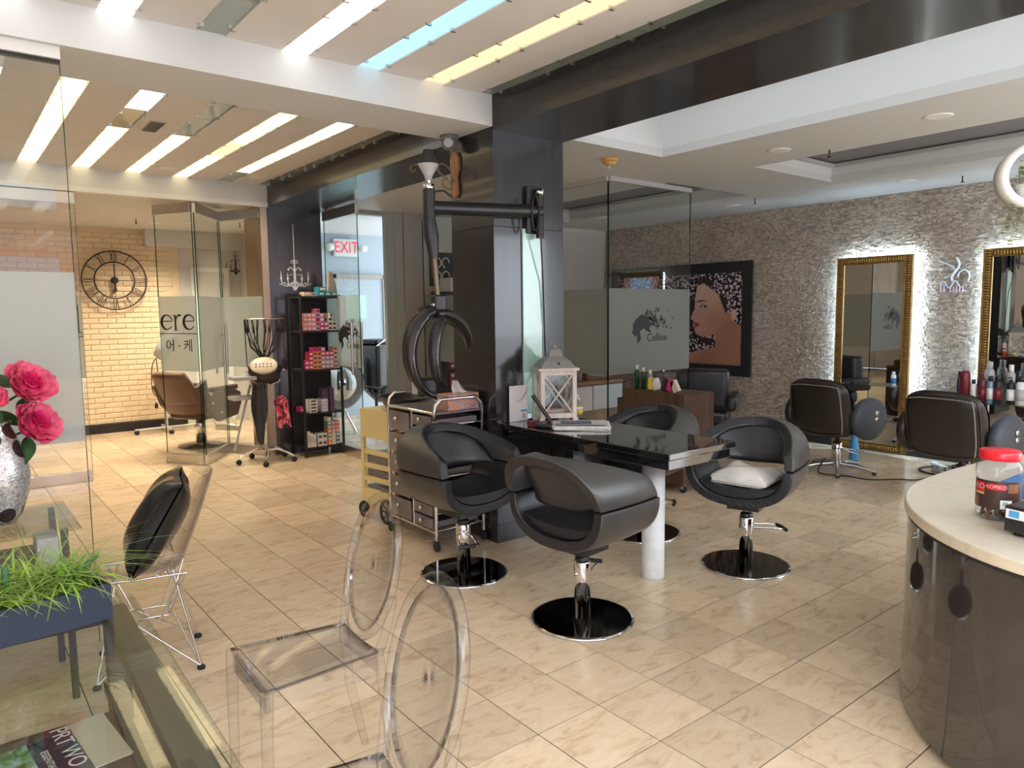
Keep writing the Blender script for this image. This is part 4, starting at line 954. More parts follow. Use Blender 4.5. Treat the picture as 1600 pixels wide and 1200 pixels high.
# bits on the column side
br = thing('scroll_bracket', 'oak plaque with wrought scroll bracket on the side of the big column', 'bracket', (1.2, 2.20, 2.42))
mb = MB(); mb.prism([(-.02, .14), (.02, .14), (.045, .10), (.045, .03), (.02, -.02), (.03, -.07), (.035, -.12), (.02, -.15), (-.02, -.15), (-.035, -.12), (-.03, -.07), (-.02, -.02), (-.045, .03), (-.045, .10)], .022, (-.022, 0, 0), (0, 1, 0), (0, 0, 1), (1, 0, 0)); bevel(mb.build('plaque', 'oak', br), .004)
MB().tube([(-.02, 0, -.03)] + [tuple(q) for q in bez((-.03, .02, -.06), (-.10, .06, .02), (-.16, .10, .09), (-.25, .14, .05), 10)] + [(-.25 + .02 * math.cos(a), .14, .03 + .02 * math.sin(a)) for a in [1.5 + i * .6 for i in range(9)]], .007, 6).build('scroll_arm', 'brass_old', br)
MB().tube([tuple(q) for q in bez((-.03, .02, .02), (-.08, .04, .10), (-.14, .06, .06), (-.10, .05, .0), 10)], .006, 6).build('scroll_curl', 'brass_old', br)
MB().tube([tuple(q) for q in bez((-.02, .02, -.10), (-.08, .05, -.10), (-.10, .06, -.04), (-.05, .04, -.02), 10)], .006, 6).build('scroll_curl', 'brass_old', br)
cc = thing('security_camera', 'grey dome security camera under the white cross beam', 'camera', (1.12, 2.16, 2.65))
MB().lathe([(.060, 0), (.062, -.02), (.055, -.03)], 20).build('base', 'duct', cc); MB().lathe([(.052, -.03), (.050, -.06), (.035, -.085), (0, -.095)], 20).build('dome', 'duct', cc)
e = MB().lathe([(.030, -.0), (.032, -.012), (.024, -.016), (0, -.010)], 18, axis='Y').build('lens_ring', 'light_grey', cc, (-.030, -.035, -.055)); e.rotation_euler = (0, 0, math.radians(-40))
lm = thing('cone_lamp', 'dark cone lamp with pale lower shade above the swing arm', 'lamp', (.690, 1.74, 2.247))
MB().lathe([(.020, .018), (.024, .04), (.050, .085), (.060, .105)], 20).build('lower_shade', 'light_grey', lm)
MB().lathe([(.060, .105), (.056, .113), (.034, .165), (.026, .185), (0, .188)], 20).build('upper_cone', 'black_matte', lm); MB().lathe([(.016, .0), (.016, .025)], 12).build('socket', 'chrome', lm)
# ================================================================ CLEAR CHAIRS
def ghost_chair(label, loc, rotz):
    t = thing('ghost_chair', label, 'chair', loc, rotz, group='clear oval-back chairs by the coffee table')
    # local +y is the facing direction
    def st(u, v):
        y = -.19 + .40 * v; hw = .155 + .045 * v; x = (2 * u - 1) * hw
        return (x, y, .462 + .010 * (2 * u - 1) ** 2 + .012 * max(0, v - .85) * -4 * .2)
    s_ = MB().grid(st, 9, 9).build('seat', 'ghost', t); solid(s_, .012)
    for sx in (-1, 1):
        MB().tube([(sx * .200, .205, .465), (sx * .20, .21, .30), (sx * .195, .215, .0)], [.021, .019, .014], 8).build('leg', 'ghost', t)
        MB().tube([(sx * .155, -.19, .47), (sx * .165, -.21, .25), (sx * .175, -.27, 0)], [.020, .018, .014], 8).build('leg', 'ghost', t)
        MB().tube([(sx * .155, -.19, .46), (sx * .185, -.215, .55), (sx * .19, -.235, .64)], [.018, .016, .015], 8).build('back_support', 'ghost', t)
        MB().box(sx * .178 - .022 if sx > 0 else sx * .178, sx * .178 if sx > 0 else sx * .178 + .022, -.18, .20, .40, .455).build('apron', 'ghost', t)
    MB().box(-.185, .185, .192, .206, .40, .455).build('apron', 'ghost', t); MB().box(-.14, .14, -.195, -.18, .40, .455).build('apron', 'ghost', t)
    zc, a, b = .695, .185, .215
    rim = [(a * math.cos(q), -.245 - .06 * math.sin(q), zc + b * math.sin(q)) for q in [i * 2 * PI / 40 for i in range(40)]]
    MB().tube(rim, .017, 8, closed=True).build('back_rim', 'ghost', t)
    def bk(u, v):
        q = u * 2 * PI; r = v * .93; return (a * r * math.cos(q), -.245 - .06 * r * math.sin(q) - .018 * (1 - r * r), zc + b * r * math.sin(q))
    solid(MB().grid(bk, 32, 6, cu=True).build('back_panel', 'ghost', t), .006)
    for ch in t.children:
        for v_ in ch.data.vertices: v_.co.x *= .84; v_.co.y *= .90
    return t
ghost_chair('clear plastic oval-back chair farther along the coffee table with its seat showing', (-.752, .205, 0), math.radians(88))
ghost_chair('clear plastic oval-back chair nearest the camera at the bottom of the picture', (-1.01, -.52, 0), math.radians(85))
wc = thing('wire_chair', 'clear shell chair on chrome wire base holding a black cushion', 'chair', (-.95, 1.50, 0), math.radians(77))
def shl(u, v):
    s = 2 * u - 1
    if v < .5: q = v / .5; y = .21 - .36 * q; z = .43 - .02 * math.sin(q * PI) + (.045 + .05 * q) * abs(s) ** 2.5; hw = .20 + .02 * q
    else:
        q = (v - .5) / .5; a = q * 1.30; y = -.15 - .10 * math.sin(a * .8) - .06 * q; z = .43 + .05 * q + .35 * q; hw = .22 * (1 - .45 * max(0, q - .55) ** 1.3 * 1.6); y += .13 * abs(s) ** 2.2 * (1 - .5 * q)
    return (s * hw, y, z)
sh_ = MB().grid(shl, 15, 25).build('shell', 'ghost', wc); solid(sh_, .007); subsurf(sh_, 1)
feet = [(-.17, .19), (.17, .19), (-.17, -.20), (.17, -.20)]
for fx, fy in feet:
    MB().tube([(fx, fy, .012), (fx * .55, fy * .55 + .0, .425)], .005, 6).build('wire_leg', 'chrome', wc)
    MB().tube([(fx, fy, .012), (-fx * .30, fy * .45, .22), (-fx * .75, fy * .8, .415)], .0045, 6).build('wire_brace', 'chrome', wc)
    MB().tube([(fx, fy, .012), (fx * .45, -fy * .30, .22), (fx * .8, -fy * .75, .415)], .0045, 6).build('wire_brace', 'chrome', wc)
    MB().lathe([(0, 0), (.016, 0), (.017, .010), (.008, .018), (0, .018)], 12, c=(fx, fy, 0)).build('foot', 'rubber', wc)
mb = MB()
for k in range(4):
    a, b = [(-.06, .085), (.06, .085), (.06, -.085), (-.06, -.085)][k], [(.06, .085), (.06, -.085), (-.06, -.085), (-.06, .085)][k]; mb.tube([(*a, .22), (*b, .22)], .0045, 6)
for sx in (-1, 1): mb.tube([(sx * .135, .16, .418), (sx * .135, -.16, .418)], .005, 6)
mb.build('wire_cage', 'chrome', wc)
cu_ = thing('black_cushion', 'shiny black square cushion leaning on the wire chair', 'cushion', (-.935, 1.50, .435), math.radians(77))
def pil(side):
    def f(u, v):
        x, z = (u - .5) * .43, (v - .5) * .43; e = (1 - abs(2 * u - 1) ** 2.6) * (1 - abs(2 * v - 1) ** 2.6)
        k = 1 - .07 * (1 - abs(2 * u - 1)) * (abs(2 * v - 1) ** 4) ; h = side * (.004 + .085 * max(0, e) ** .55) * (1 + .08 * math.sin(13 * u + 5 * v))
        y0, z0 = h, z * k + .215; a = math.radians(30)
        return (x * (1 - .06 * (1 - abs(2 * v - 1)) * abs(2 * u - 1) ** 4), .06 + y0 * math.cos(a) - z0 * math.sin(a), z0 * math.cos(a) + y0 * math.sin(a) + .01)
    return f
cf = MB().grid(pil(1), 22, 22).build('front_cover', 'satin_black', cu_); cbk = MB().grid(pil(-1), 22, 22).build('back_cover', 'satin_black', cu_)

# ================================================================ GLASS COFFEE TABLE, PLANTER, VASE
tbg = thing('coffee_table', 'low glass coffee table with taupe frame and lower shelf', 'table', (-1.62, .40, 0), math.radians(-1.2))
X0, X1, Y0, Y1 = -.55, .545, -.68, .785
MB().rbox(X0, X1, Y0, Y1, .428, .440, .003).build('glass_top', 'table_glass', tbg)
for (a, b, c, d, nm) in ((X1 - .12, X1 - .035, Y0 + .05, Y1 - .05, 'frame_rail'), (X0 + .035, X0 + .12, Y0 + .05, Y1 - .05, 'frame_rail'), (X0 + .12, X1 - .12, Y1 - .12, Y1 - .05, 'frame_rail'), (X0 + .12, X1 - .12, Y0 + .05, Y0 + .12, 'frame_rail')):
    MB().rbox(a, b, c, d, .385, .426, .004).build(nm, 'taupe_frame', tbg)
for sx in (X0 + .04, X1 - .115):
    for sy in (Y0 + .06, Y1 - .13): MB().rbox(sx, sx + .075, sy, sy + .07, 0, .386, .004).build('leg', 'taupe_frame', tbg)
MB().rbox(X0 + .10, X1 - .13, Y0 + .15, Y1 - .325, .135, .155, .004).build('lower_shelf', 'brown_shelf', tbg)
for (a, b) in ((X0 + .06, X0 + .11), (X1 - .13, X1 - .09)): MB().rbox(a, b, Y0 + .10, Y1 - .10, .125, .160, .003).build('shelf_rail', 'taupe_frame', tbg)
mg = thing('magazine', 'green picture magazine titled PRT WO lying under the glass table', 'magazine', (-1.50, .63, .157), math.radians(6))
def magm():
    m = bpy.data.materials.new('magazine_cover'); n, l = nodes_of(m); b = n['Principled BSDF']; tc = n.new('ShaderNodeTexCoord'); t = n.new('ShaderNodeTexNoise'); t.inputs['Scale'].default_value = 22; t.inputs['Detail'].default_value = 6; l.new(tc.outputs['Object'], t.inputs['Vector'])
    r = n.new('ShaderNodeValToRGB'); e = r.color_ramp.elements; e[0].position = .35; e[0].color = (.03, .10, .05, 1); e[1].position = .68; e[1].color = (.42, .55, .62, 1); k = e.new(.52); k.color = (.16, .32, .10, 1); l.new(t.outputs[0], r.inputs[0]); l.new(r.outputs[0], b.inputs['Base Color']); M['mag'] = m
magm()
MB().box(-.23, .18, -.15, .13, 0, .012).build('pages', 'paper', mg); MB().box(-.232, .182, -.152, .132, .012, .013).build('cover', 'mag', mg)
MB().box(.06, .18, -.15, .13, .013, .0135).build('title_band', 'planter_blue', mg)
text('title', 'PRT WO', .07, 'paper', mg, (.150, .03, .0140), (0, 0, -PI / 2), ext=.0003); text('subtitle', 'ESSENTIALS', .028, 'paper', mg, (.090, -.02, .0140), (0, 0, -PI / 2), ext=.0003)
cr = thing('leaflet', 'pale leaflet lying beside the magazine under the glass table', 'leaflet', (-1.268, .68, .157), math.radians(6))
MB().box(-.055, .055, -.16, .16, 0, .004).build('sheet', 'cream_stone', cr)
pl = thing('grass_planter', 'dark blue box planter of bright green grass on the coffee table', 'planter', (-1.50, 1.00, .441), math.radians(7))
t = MB(); t.box(-.33, .33, -.085, -.073, 0, .125); t.box(-.33, .33, .073, .085, 0, .125); t.box(-.33, -.318, -.073, .073, 0, .125); t.box(.318, .33, -.073, .073, 0, .125); t.box(-.318, .318, -.073, .073, 0, .02); t.build('box', 'planter_blue', pl)
MB().box(-.318, .318, -.073, .073, .02, .095).build('soil', 'label_brown', pl)
ob = None
for k in range(70):
    s = U(.009, .018)
    if ob is None: ob = MB().lathe([(0, -.8), (.6, -.6), (1, 0), (.7, .6), (0, .8)], 8).build('pebble', 'pebble', pl)
    else: ob = ob.copy(); C.objects.link(ob)
    ob.location = (U(-.30, .30), U(-.066, .066), .100); ob.scale = (s, s * U(.7, 1.2), s * .7); ob.rotation_euler = (U(-.4, .4), 0, U(0, 3))
def blades(n, L, w_, bend, up, zr):
    mb = MB()
    for k in range(n):
        x, y = U(-.30, .28), U(-.055, .055); a = U(0, 2 * PI); ln = L * U(.55, 1.15); be = bend * U(.5, 1.5); pts = []; d = Vector((math.cos(a), math.sin(a), 0)); q = Vector((-d.y, d.x, 0))
        P = [Vector((x, y, zr)) + d * (be * (i / 6) ** 1.7 * ln) + Vector((0, 0, ln * up * ((i / 6) - .62 * be * (i / 6) ** 2.4))) for i in range(7)]
        vs = []; fs = []
        for i, p in enumerate(P):
            ww = w_ * (1 - (i / 6) ** 2) * .5 + .0004; vs += [p - q * ww, p + q * ww]
        for i in range(6): fs.append((2 * i, 2 * i + 1, 2 * i + 3, 2 * i + 2))
        mb.add(vs, fs, 0, True)
    return mb
o = blades(420, .23, .011, .95, 1.0, .095).build('grass_leaves', 'grass_blade', pl); o['kind'] = 'stuff'
o = blades(200, .40, .0030, .9, .85, .095).build('fine_grass', 'grass_thin', pl); o['kind'] = 'stuff'
MB().lathe([(.010, .09), (.012, .16), (.011, .23), (.006, .245), (0, .247)], 10, c=(.04, .0, 0)).build('cactus_spike', 'cactus', pl)
o = MB().lathe([(.006, 0), (.008, .07), (.007, .14), (.0, .16)], 8).build('cactus_spike', 'cactus', pl, (.20, .02, .12)); o.rotation_euler = (.2, .95, .3)
# side table and vase
stb = thing('side_table', 'small glass topped side table under the mosaic vase', 'side table', (-1.44, 1.56, 0))
MB().rbox(-.26, .245, -.25, .25, .688, .70, .003).build('glass_top', 'table_glass', stb)
MB().rbox(-.22, .20, -.21, .21, .52, .54, .003).build('mid_shelf', 'brown_shelf', stb)
for sx in (-.21, .18):
    for sy in (-.21, .19): MB().rbox(sx, sx + .025, sy, sy + .025, 0, .688, .002).build('leg', 'taupe_frame', stb)
MB().rbox(.10, .175, -.20, -.06, .541, .66, .004).build('pale_box', 'light_grey', stb)
vs_ = thing('mosaic_vase', 'silver and black mosaic vase holding pink peonies', 'vase', (-1.435, 1.58, .70))
def vasem():
    m = bpy.data.materials.new('mosaic'); n, l = nodes_of(m); b = n['Principled BSDF']; tc = n.new('ShaderNodeTexCoord')
    v1 = n.new('ShaderNodeTexVoronoi'); v1.inputs['Scale'].default_value = 11; v2 = n.new('ShaderNodeTexVoronoi'); v2.inputs['Scale'].default_value = 150
    l.new(tc.outputs['Object'], v1.inputs['Vector']); l.new(tc.outputs['Object'], v2.inputs['Vector'])
    g1_ = n.new('ShaderNodeMath'); g1_.operation = 'LESS_THAN'; g1_.inputs[1].default_value = .40; l.new(v1.outputs['Distance'], g1_.inputs[0])
    mx = n.new('ShaderNodeMix'); mx.data_type = 'RGBA'; l.new(g1_.outputs[0], mx.inputs[0]); mx.inputs[6].default_value = (.62, .61, .60, 1); mx.inputs[7].default_value = (.07, .055, .05, 1)
    hs = n.new('ShaderNodeVectorMath'); hs.operation = 'MULTIPLY'; l.new(mx.outputs[2], hs.inputs[0])
    sp_ = n.new('ShaderNodeMapRange'); sp_.inputs[3].default_value = .45; sp_.inputs[4].default_value = 1.5; l.new(v2.outputs['Color'], sp_.inputs[0]); l.new(sp_.outputs[0], hs.inputs[1]); l.new(hs.outputs[0], b.inputs['Base Color'])
    b.inputs['Metallic'].default_value = .55; b.inputs['Roughness'].default_value = .28; bp = n.new('ShaderNodeBump'); bp.inputs['Strength'].default_value = .6; l.new(v2.outputs['Distance'], bp.inputs['Height']); l.new(bp.outputs[0], b.inputs['Normal']); M['mosaic'] = m
vasem()
MB().lathe([(0, 0), (.055, 0), (.075, .03), (.105, .12), (.112, .19), (.100, .27), (.075, .34), (.058, .38), (.062, .40), (.055, .40), (.05, .37), (0, .36)], 40).build('body', 'mosaic', vs_)
def peony(label, loc, r, tilt, seed):
    rr = random.Random(seed); t = thing('peony', label, 'flower', loc); t.rotation_euler = tilt
    mb = MB(); mi = MB()
    for ringk, (n, rad, op) in enumerate(((7, 1.0, 1.15), (8, .92, .85), (8, .78, .6), (8, .60, .38), (7, .42, .22), (5, .25, .1))):
        for k in range(n):
            a = 2 * PI * k / n + ringk * .4 + rr.uniform(-.15, .15); sz = r * rad * rr.uniform(.9, 1.1); wv = rr.uniform(0, 6)
            def pf(u, v):
                s = (2 * u - 1); th = op * (.35 + .9 * v); wd = .62 * math.sin(min(1, v * 1.25 + .12) * PI * .62)
                R_ = sz * math.sin(min(th + .25, 1.75)) * (.25 + .75 * v) ; Z = r * .55 * (-.6 + 1.35 * v * math.cos(op * .75)) + .05 * r * math.sin(5 * s + wv) * v + .04 * r * math.sin(11 * s + wv) * v ** 3
                ph = a + s * wd * (.95 if ringk < 3 else 1.2); R_ *= 1 - .16 * s * s * v
                return (R_ * math.cos(ph), R_ * math.sin(ph), Z + r * .12 * (5 - ringk) * .2)
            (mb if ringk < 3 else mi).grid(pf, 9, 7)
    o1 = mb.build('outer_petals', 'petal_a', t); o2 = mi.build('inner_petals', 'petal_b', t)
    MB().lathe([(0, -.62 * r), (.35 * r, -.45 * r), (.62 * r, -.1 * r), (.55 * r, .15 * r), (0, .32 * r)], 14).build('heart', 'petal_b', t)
    for k in range(3):
        a = 2.1 * k + .5; L_ = r * 1.15
        def lf(u, v): return ((.3 * r + L_ * v) * math.cos(a) + (2 * u - 1) * .28 * L_ * math.sin(PI * v ** .8) * -math.sin(a), (.3 * r + L_ * v) * math.sin(a) + (2 * u - 1) * .28 * L_ * math.sin(PI * v ** .8) * math.cos(a), -.55 * r - .25 * r * v * v + .12 * r * abs(2 * u - 1))
        MB().grid(lf, 5, 8).build('leaf', 'leaf_dark', t)
    MB().tube([(0, 0, -.5 * r), (-.02, 0, -1.2 * r), (-.05, 0, -2.2 * r)], .005, 6).build('stem', 'leaf_dark', t)
peony('upper pink peony bloom in the mosaic vase', (-1.31, 1.57, 1.235), .098, (.95, .25, .3), 1)
peony('lower pink peony bloom drooping over the mosaic vase', (-1.30, 1.56, 1.08), .098, (1.0, .35, .5), 2)
peony('pink peony bloom cut by the picture edge above the vase', (-1.445, 1.55, 1.19), .07, (.8, -.3, .2), 3)

# ================================================================ RECEPTION COUNTER
rcn = thing('reception_counter', 'curved glossy dark reception counter with cream stone top', 'counter', (0, 0, 0))
base = [(3.2, -1.35), (2.6, -.66), (2.14, -.615), (1.84, -.595), (1.58, -.595), (1.40, -.63), (1.20, -.71), (1.01, -.85), (.90, -.97), (.81, -1.11), (.765, -1.25), (.74, -1.45), (.73, -1.8), (.73, -2.6), (3.2, -2.6)]
def smooth(pts, it=2):
    for _ in range(it):
        o = []
        for i in range(len(pts)):
            a, b = pts[i], pts[(i + 1) % len(pts)]; o += [(.75 * a[0] + .25 * b[0], .75 * a[1] + .25 * b[1]), (.25 * a[0] + .75 * b[0], .25 * a[1] + .75 * b[1])]
        pts = o
    return pts
sb_ = smooth(base); cen = (2.0, -1.8)
def off(pts, d): return [(x + d * (cen[0] - x) / math.hypot(cen[0] - x, cen[1] - y), y + d * (cen[1] - y) / math.hypot(cen[0] - x, cen[1] - y)) for x, y in pts]
def wallmb(p, z0, z1):
    mb = MB(); n = len(p); mb.add([(x, y, z0) for x, y in p] + [(x, y, z1) for x, y in p], [(i, (i + 1) % n, n + (i + 1) % n, n + i) for i in range(n)], 0, True); return mb
wallmb(off(sb_, .012), .03, .738).build('front_panel', 'counter_gloss', rcn)
wallmb(off(sb_, .05), 0, .05).build('toe_kick', 'black_matte', rcn)
mb = wallmb(off(sb_, .008), .730, .742); mb.build('shadow_trim', 'black_matte', rcn)
mb = MB(); n = len(sb_); mb.prism(sb_, .04, (0, 0, .742), (1, 0, 0), (0, 1, 0), (0, 0, 1)); bevel(mb.build('stone_top', 'cream_stone', rcn), .006, 3)
jr = thing('candy_jar', 'clear plastic candy jar with red lid and brown label on the counter', 'jar', (1.225, -1.005, .783))
MB().lathe([(.052, 0), (.062, .004), (.066, .02), (.064, .035), (.065, .14), (.068, .15), (.070, .17), (.066, .188), (.058, .200), (.056, .206)], 36).build('jar_wall', 'jar_clear', jr)
MB().lathe([(0, .205), (.060, .205), (.062, .208), (.062, .232), (.058, .236), (0, .236)], 36).build('lid', 'red_lid', jr)
def band(a0, a1, z0, z1, r, nm, m):
    MB().grid(lambda u, v: (r * math.cos(a0 + (a1 - a0) * u), r * math.sin(a0 + (a1 - a0) * u), z0 + (z1 - z0) * v), 24, 2).build(nm, m, jr)
CA = math.atan2(-1.8689 + 1.005, -1.5878 - 1.225)
band(CA - 1.7, CA + 1.7, .042, .138, .0664, 'label', 'label_brown'); band(CA - 1.25, CA - .62, .098, .130, .0668, 'brand_block', 'label_red'); band(CA - 1.25, CA - .64, .088, .096, .0668, 'gold_stripe', 'label_gold'); band(CA + .10, CA + .62, .045, .075, .0668, 'barcode_sticker', 'paper')
band(CA - .50, CA + .30, .108, .128, .0667, 'brand_block', 'label_red'); band(CA + .42, CA + .95, .10, .13, .0667, 'bean_print', 'coffee_bean'); band(CA - 1.3, CA - .95, .045, .08, .0668, 'bean_print', 'coffee_bean')
for k in range(9): band(CA + .20 + k * .028, CA + .212 + k * .028, .058, .070, .0671, 'barcode_bar', 'ink')
def curved_text(s, a, z, size):
    o = text('brand_lettering', s, size, 'paper', jr, (0, 0, 0), (0, 0, 0), ext=.0001)
    for v_ in o.data.vertices:
        an = a + v_.co.x / .0672; v_.co = Vector((.0673 * math.cos(an), .0673 * math.sin(an), z + v_.co.y))
curved_text('IKO', CA - .95, .114, .026); curved_text('KOPIKO', CA - .10, .118, .017)
for k in range(46):
    a, r = U(0, 6.3), U(0, .05); 
    if k == 0: cdy = MB().lathe([(0, -.7), (.7, -.5), (1, 0), (.7, .5), (0, .7)], 7).build('candy', 'coffee_bean', jr)
    else: cdy = cdy.copy(); C.objects.link(cdy)
    cdy.location = (r * math.cos(a), r * math.sin(a), .010 + .028 * rnd()); cdy.scale = (.010, .008, .007); cdy.rotation_euler = (U(0, 3), U(0, 3), 0)
    if k % 3 == 0: cdy.data = cdy.data
pt = thing('card_terminal', 'black card terminal box with blue and red stickers beside the candy jar', 'terminal', (1.10, -1.20, .783), math.radians(-12))
MB().rbox(-.09, .25, -.25, .10, .012, .095, .004).build('body', 'black_plastic', pt)
MB().box(-.0915, -.0905, -.06, .095, .055, .085).build('sticker', 'paper', pt); MB().box(-.092, -.0915, .055, .085, .060, .081).build('blue_mark', 'sky_blue', pt); MB().box(-.092, -.0915, .005, .04, .062, .079).build('red_mark', 'red_lid', pt); MB().lathe([(0, 0), (.014, 0), (.014, .012), (0, .012)], 12, c=(-.06, .07, 0)).build('foot', 'rubber', pt); MB().lathe([(0, 0), (.014, 0), (.014, .012), (0, .012)], 12, c=(-.06, -.2, 0)).build('foot', 'rubber', pt)
tag(MB().rbox(-.16, .16, -.12, .12, 0, .055, .01).build('blue_case', 'blue_plastic', None, (1.72, -1.02, .783)), 'blue plastic case on the counter behind the candy jar', 'case')
tag(MB().tube([(0, 0, .02), (.10, -.06, .022), (.2, -.16, .02)], .018, 10).build('red_roll', 'red_dark', None, (1.33, -1.03, .783)), 'dark red roll on the counter just past the candy jar', 'roll')
# ================================================================ RIGHT HAND SIDE
def brown_chair(label, loc, rotz, cover):
    t = thing('salon_chair', label, 'chair', loc, rotz, group='brown salon chairs facing the gold mirrors')
    for k in range(5):
        a = k * 2 * PI / 5 + .3; MB().tube([(0, 0, .075), (.18 * math.cos(a), .18 * math.sin(a), .062), (.33 * math.cos(a), .33 * math.sin(a), .03)], [.026, .022, .016], 8).build('star_leg', 'steel', t)
        MB().lathe([(0, 0), (.018, 0), (.018, .02), (0, .02)], 10, c=(.325 * math.cos(a), .325 * math.sin(a), 0)).build('glide', 'rubber', t)
    MB().lathe([(.045, .05), (.045, .27), (.035, .28), (.018, .285), (.018, .34), (0, .34)], 20).build('pump_cylinder', 'chrome', t)
    MB().tube([(.03, .05, .22), (.20, .10, .20), (.22, -.02, .20), (.03, -.05, .22)], .006, 6).build('foot_lever', 'chrome', t)
    # local +y is forward: back panel at -y
    def bk(s):
        def f(u, v):
            x = (2 * u - 1); zz_ = 2 * v - 1; e = (1 - abs(x) ** 5) * (1 - abs(zz_) ** 5)
            hw = .300 * (1 - .15 * abs(zz_) ** 4); zz = .615 + .265 * zz_ * (1 - .17 * abs(x) ** 3.5)
            return (x * hw, -.25 - .10 * v + s * (.012 + .055 * max(0, e) ** .45) + .05 * x * x, zz)
        return f
    b1 = MB().grid(bk(-1), 18, 16).build('back_outer', 'dark_leather', t); b2 = MB().grid(bk(1), 18, 16).build('back_inner', 'brown_leather', t)
    f = bk(-1); P = [Vector(f(u, v)) for u, v in [(i / 20, .96) for i in range(1, 20)]] 
    loop = [f(.05, q / 20) for q in range(1, 20)] + [f(q / 20, .95) for q in range(1, 20)] + [f(.95, 1 - q / 20) for q in range(1, 20)] + [f(1 - q / 20, .05) for q in range(1, 20)]
    MB().tube([Vector(q) + Vector((0, -.004, 0)) for q in loop], .0055, 6, closed=True).build('edge_piping', 'brown_leather', t)
    st_ = MB(); 
    lp = [Vector(f(.90, .06 + .86 * q / 44)) for q in range(45)] + [Vector(f(.90 - .8 * q / 30, .90)) for q in range(31)]
    for q in lp: st_.box(q.x - .003, q.x + .003, q.y - .006, q.y + .002, q.z - .0025, q.z + .0025)
    st_.build('stitching', 'stitch', t)
    MB().rbox(-.24, .24, -.24, .26, .36, .47, .04, seg=4).build('seat', 'brown_leather', t)
    for s in (-1, 1):
        o = MB().lathe([(0, -.045), (.11, -.045), (.135, -.03), (.142, 0), (.135, .03), (.11, .045), (0, .045)], 24, axis='X').build('armrest', cover if s > 0 else 'dark_leather', t, (s * .335, -.06, .53)); o.scale = (1.1, 1.65, 1.35)
        for z in (.08, .0): MB().lathe([(0, 0), (.018, 0), (.016, .008), (0, .009)], 12, axis='X').build('stud', 'steel', o, (s * .046, .02, z * .5))
        if s > 0:
            for z in (-.05, .0, .05): pass
    return t
brown_chair('brown leather salon chair with slate arm cover in front of the mirror nearest the poster', (4.90, 1.44, 0), math.radians(-96), 'slate_cloth')
brown_chair('brown leather salon chair with dark arm beside the bottle shelf behind the counter', (4.62, .30, 0), math.radians(-96), 'slate_cloth')
# NOTE: chairs face the mirrors (+x), turned slightly
bsf = thing('bottle_shelf', 'glass shelf rack holding hair products below the cut-off gold mirror', 'shelf', (5.70, .25, 0))
for z in (.30, .66): MB().rbox(-.14, .14, -.42, .42, z - .010, z, .002).build('glass_shelf', 'table_glass', bsf)
for sx in (-.12, .12):
    for sy in (-.40, .40): MB().tube([(sx, sy, 0), (sx, sy, .66)], .010, 8).build('post', 'steel', bsf)
def bottle(x, y, z, h, r, body, cap, label, pump=False, band_=None):
    t = thing('hair_bottle', label, 'bottle', (x, y, z))
    MB().lathe([(0, 0), (r, 0), (r, h * .72), (r * .8, h * .79), (r * .4, h * .82)], 16).build('body', body, t)
    if pump: MB().lathe([(r * .45, h * .80), (r * .45, h * .88), (r * .15, h * .89), (r * .15, h), (0, h)], 10).build('pump', cap, t); MB().tube([(0, 0, h * .98), (-r, .3 * r, h * .97)], r * .18, 6).build('nozzle', cap, t)
    else: MB().lathe([(r * .62, h * .80), (r * .60, h * .99), (0, h)], 14).build('cap', cap, t)
    if band_: MB().lathe([(r * 1.01, h * .15), (r * 1.01, h * .55)], 16).build('label_band', band_, t)
    return t
BT = [(.66, .34, .042, 'red_dark', 'light_grey', 'tall dark red hairspray can on the bottle shelf', False, None), (.588, .20, .026, 'paper', 'black_plastic', 'short white bottle with black cap in front of the red can', False, None), (.52, .26, .036, 'maroon', 'red_dark', 'maroon pump bottle on the bottle shelf', True, 'red_dark'),
      (.50, .36, .04, 'light_grey', 'light_grey', 'silver can behind the maroon bottle', False, None), (.455, .24, .03, 'window_blue', 'black_plastic', 'narrow blue-grey bottle on the bottle shelf', False, 'paper'), (.40, .25, .034, 'ink', 'black_plastic', 'black bottle on the bottle shelf', False, 'red_dark'),
      (.335, .34, .032, 'light_grey', 'white_plastic', 'tall grey bottle with white cap on the bottle shelf', False, None), (.30, .24, .032, 'ink', 'black_plastic', 'dark pump bottle with pale label on the shelf', True, 'paper'), (.225, .25, .040, 'paper', 'black_plastic', 'white bottle with black cap on the bottle shelf', False, 'light_grey'),
      (.15, .29, .038, 'light_grey', 'black_plastic', 'grey pump bottle with white label on the shelf', True, 'paper'), (.08, .24, .034, 'window_blue', 'white_plastic', 'teal bottle at the picture edge on the shelf', False, None)]
for i, (y, h, r, bd, cp, lb, pm, bn) in enumerate(BT): bottle(5.64 + (.10 if i in (3, 6) else 0), y, .661, h, r, bd, cp, lb, pm, bn)
bottle(5.62, .70, .661, .27, .02, 'ink', 'ink', 'slim black styling clip bottle left of the red can')
bottle(5.82, 1.36, .735, .14, .024, 'paper', 'white_plastic', 'small white dropper bottle on the mirror shelf', False, 'blue_plastic')
MB().box(-.14, .10, .42, .50, .645, .66).build('shelf_wing', 'table_glass', bsf)
sf = thing('spray_flask', 'bright blue spray bottle standing on the floor by the mirror', 'spray bottle', (5.35, 1.50, 0))
MB().lathe([(0, 0), (.045, 0), (.045, .16), (.03, .24), (.028, .40), (.02, .42)], 16).build('body', 'sky_blue', sf); MB().rbox(-.05, .02, -.015, .015, .42, .47, .006).build('trigger_head', 'sky_blue', sf)
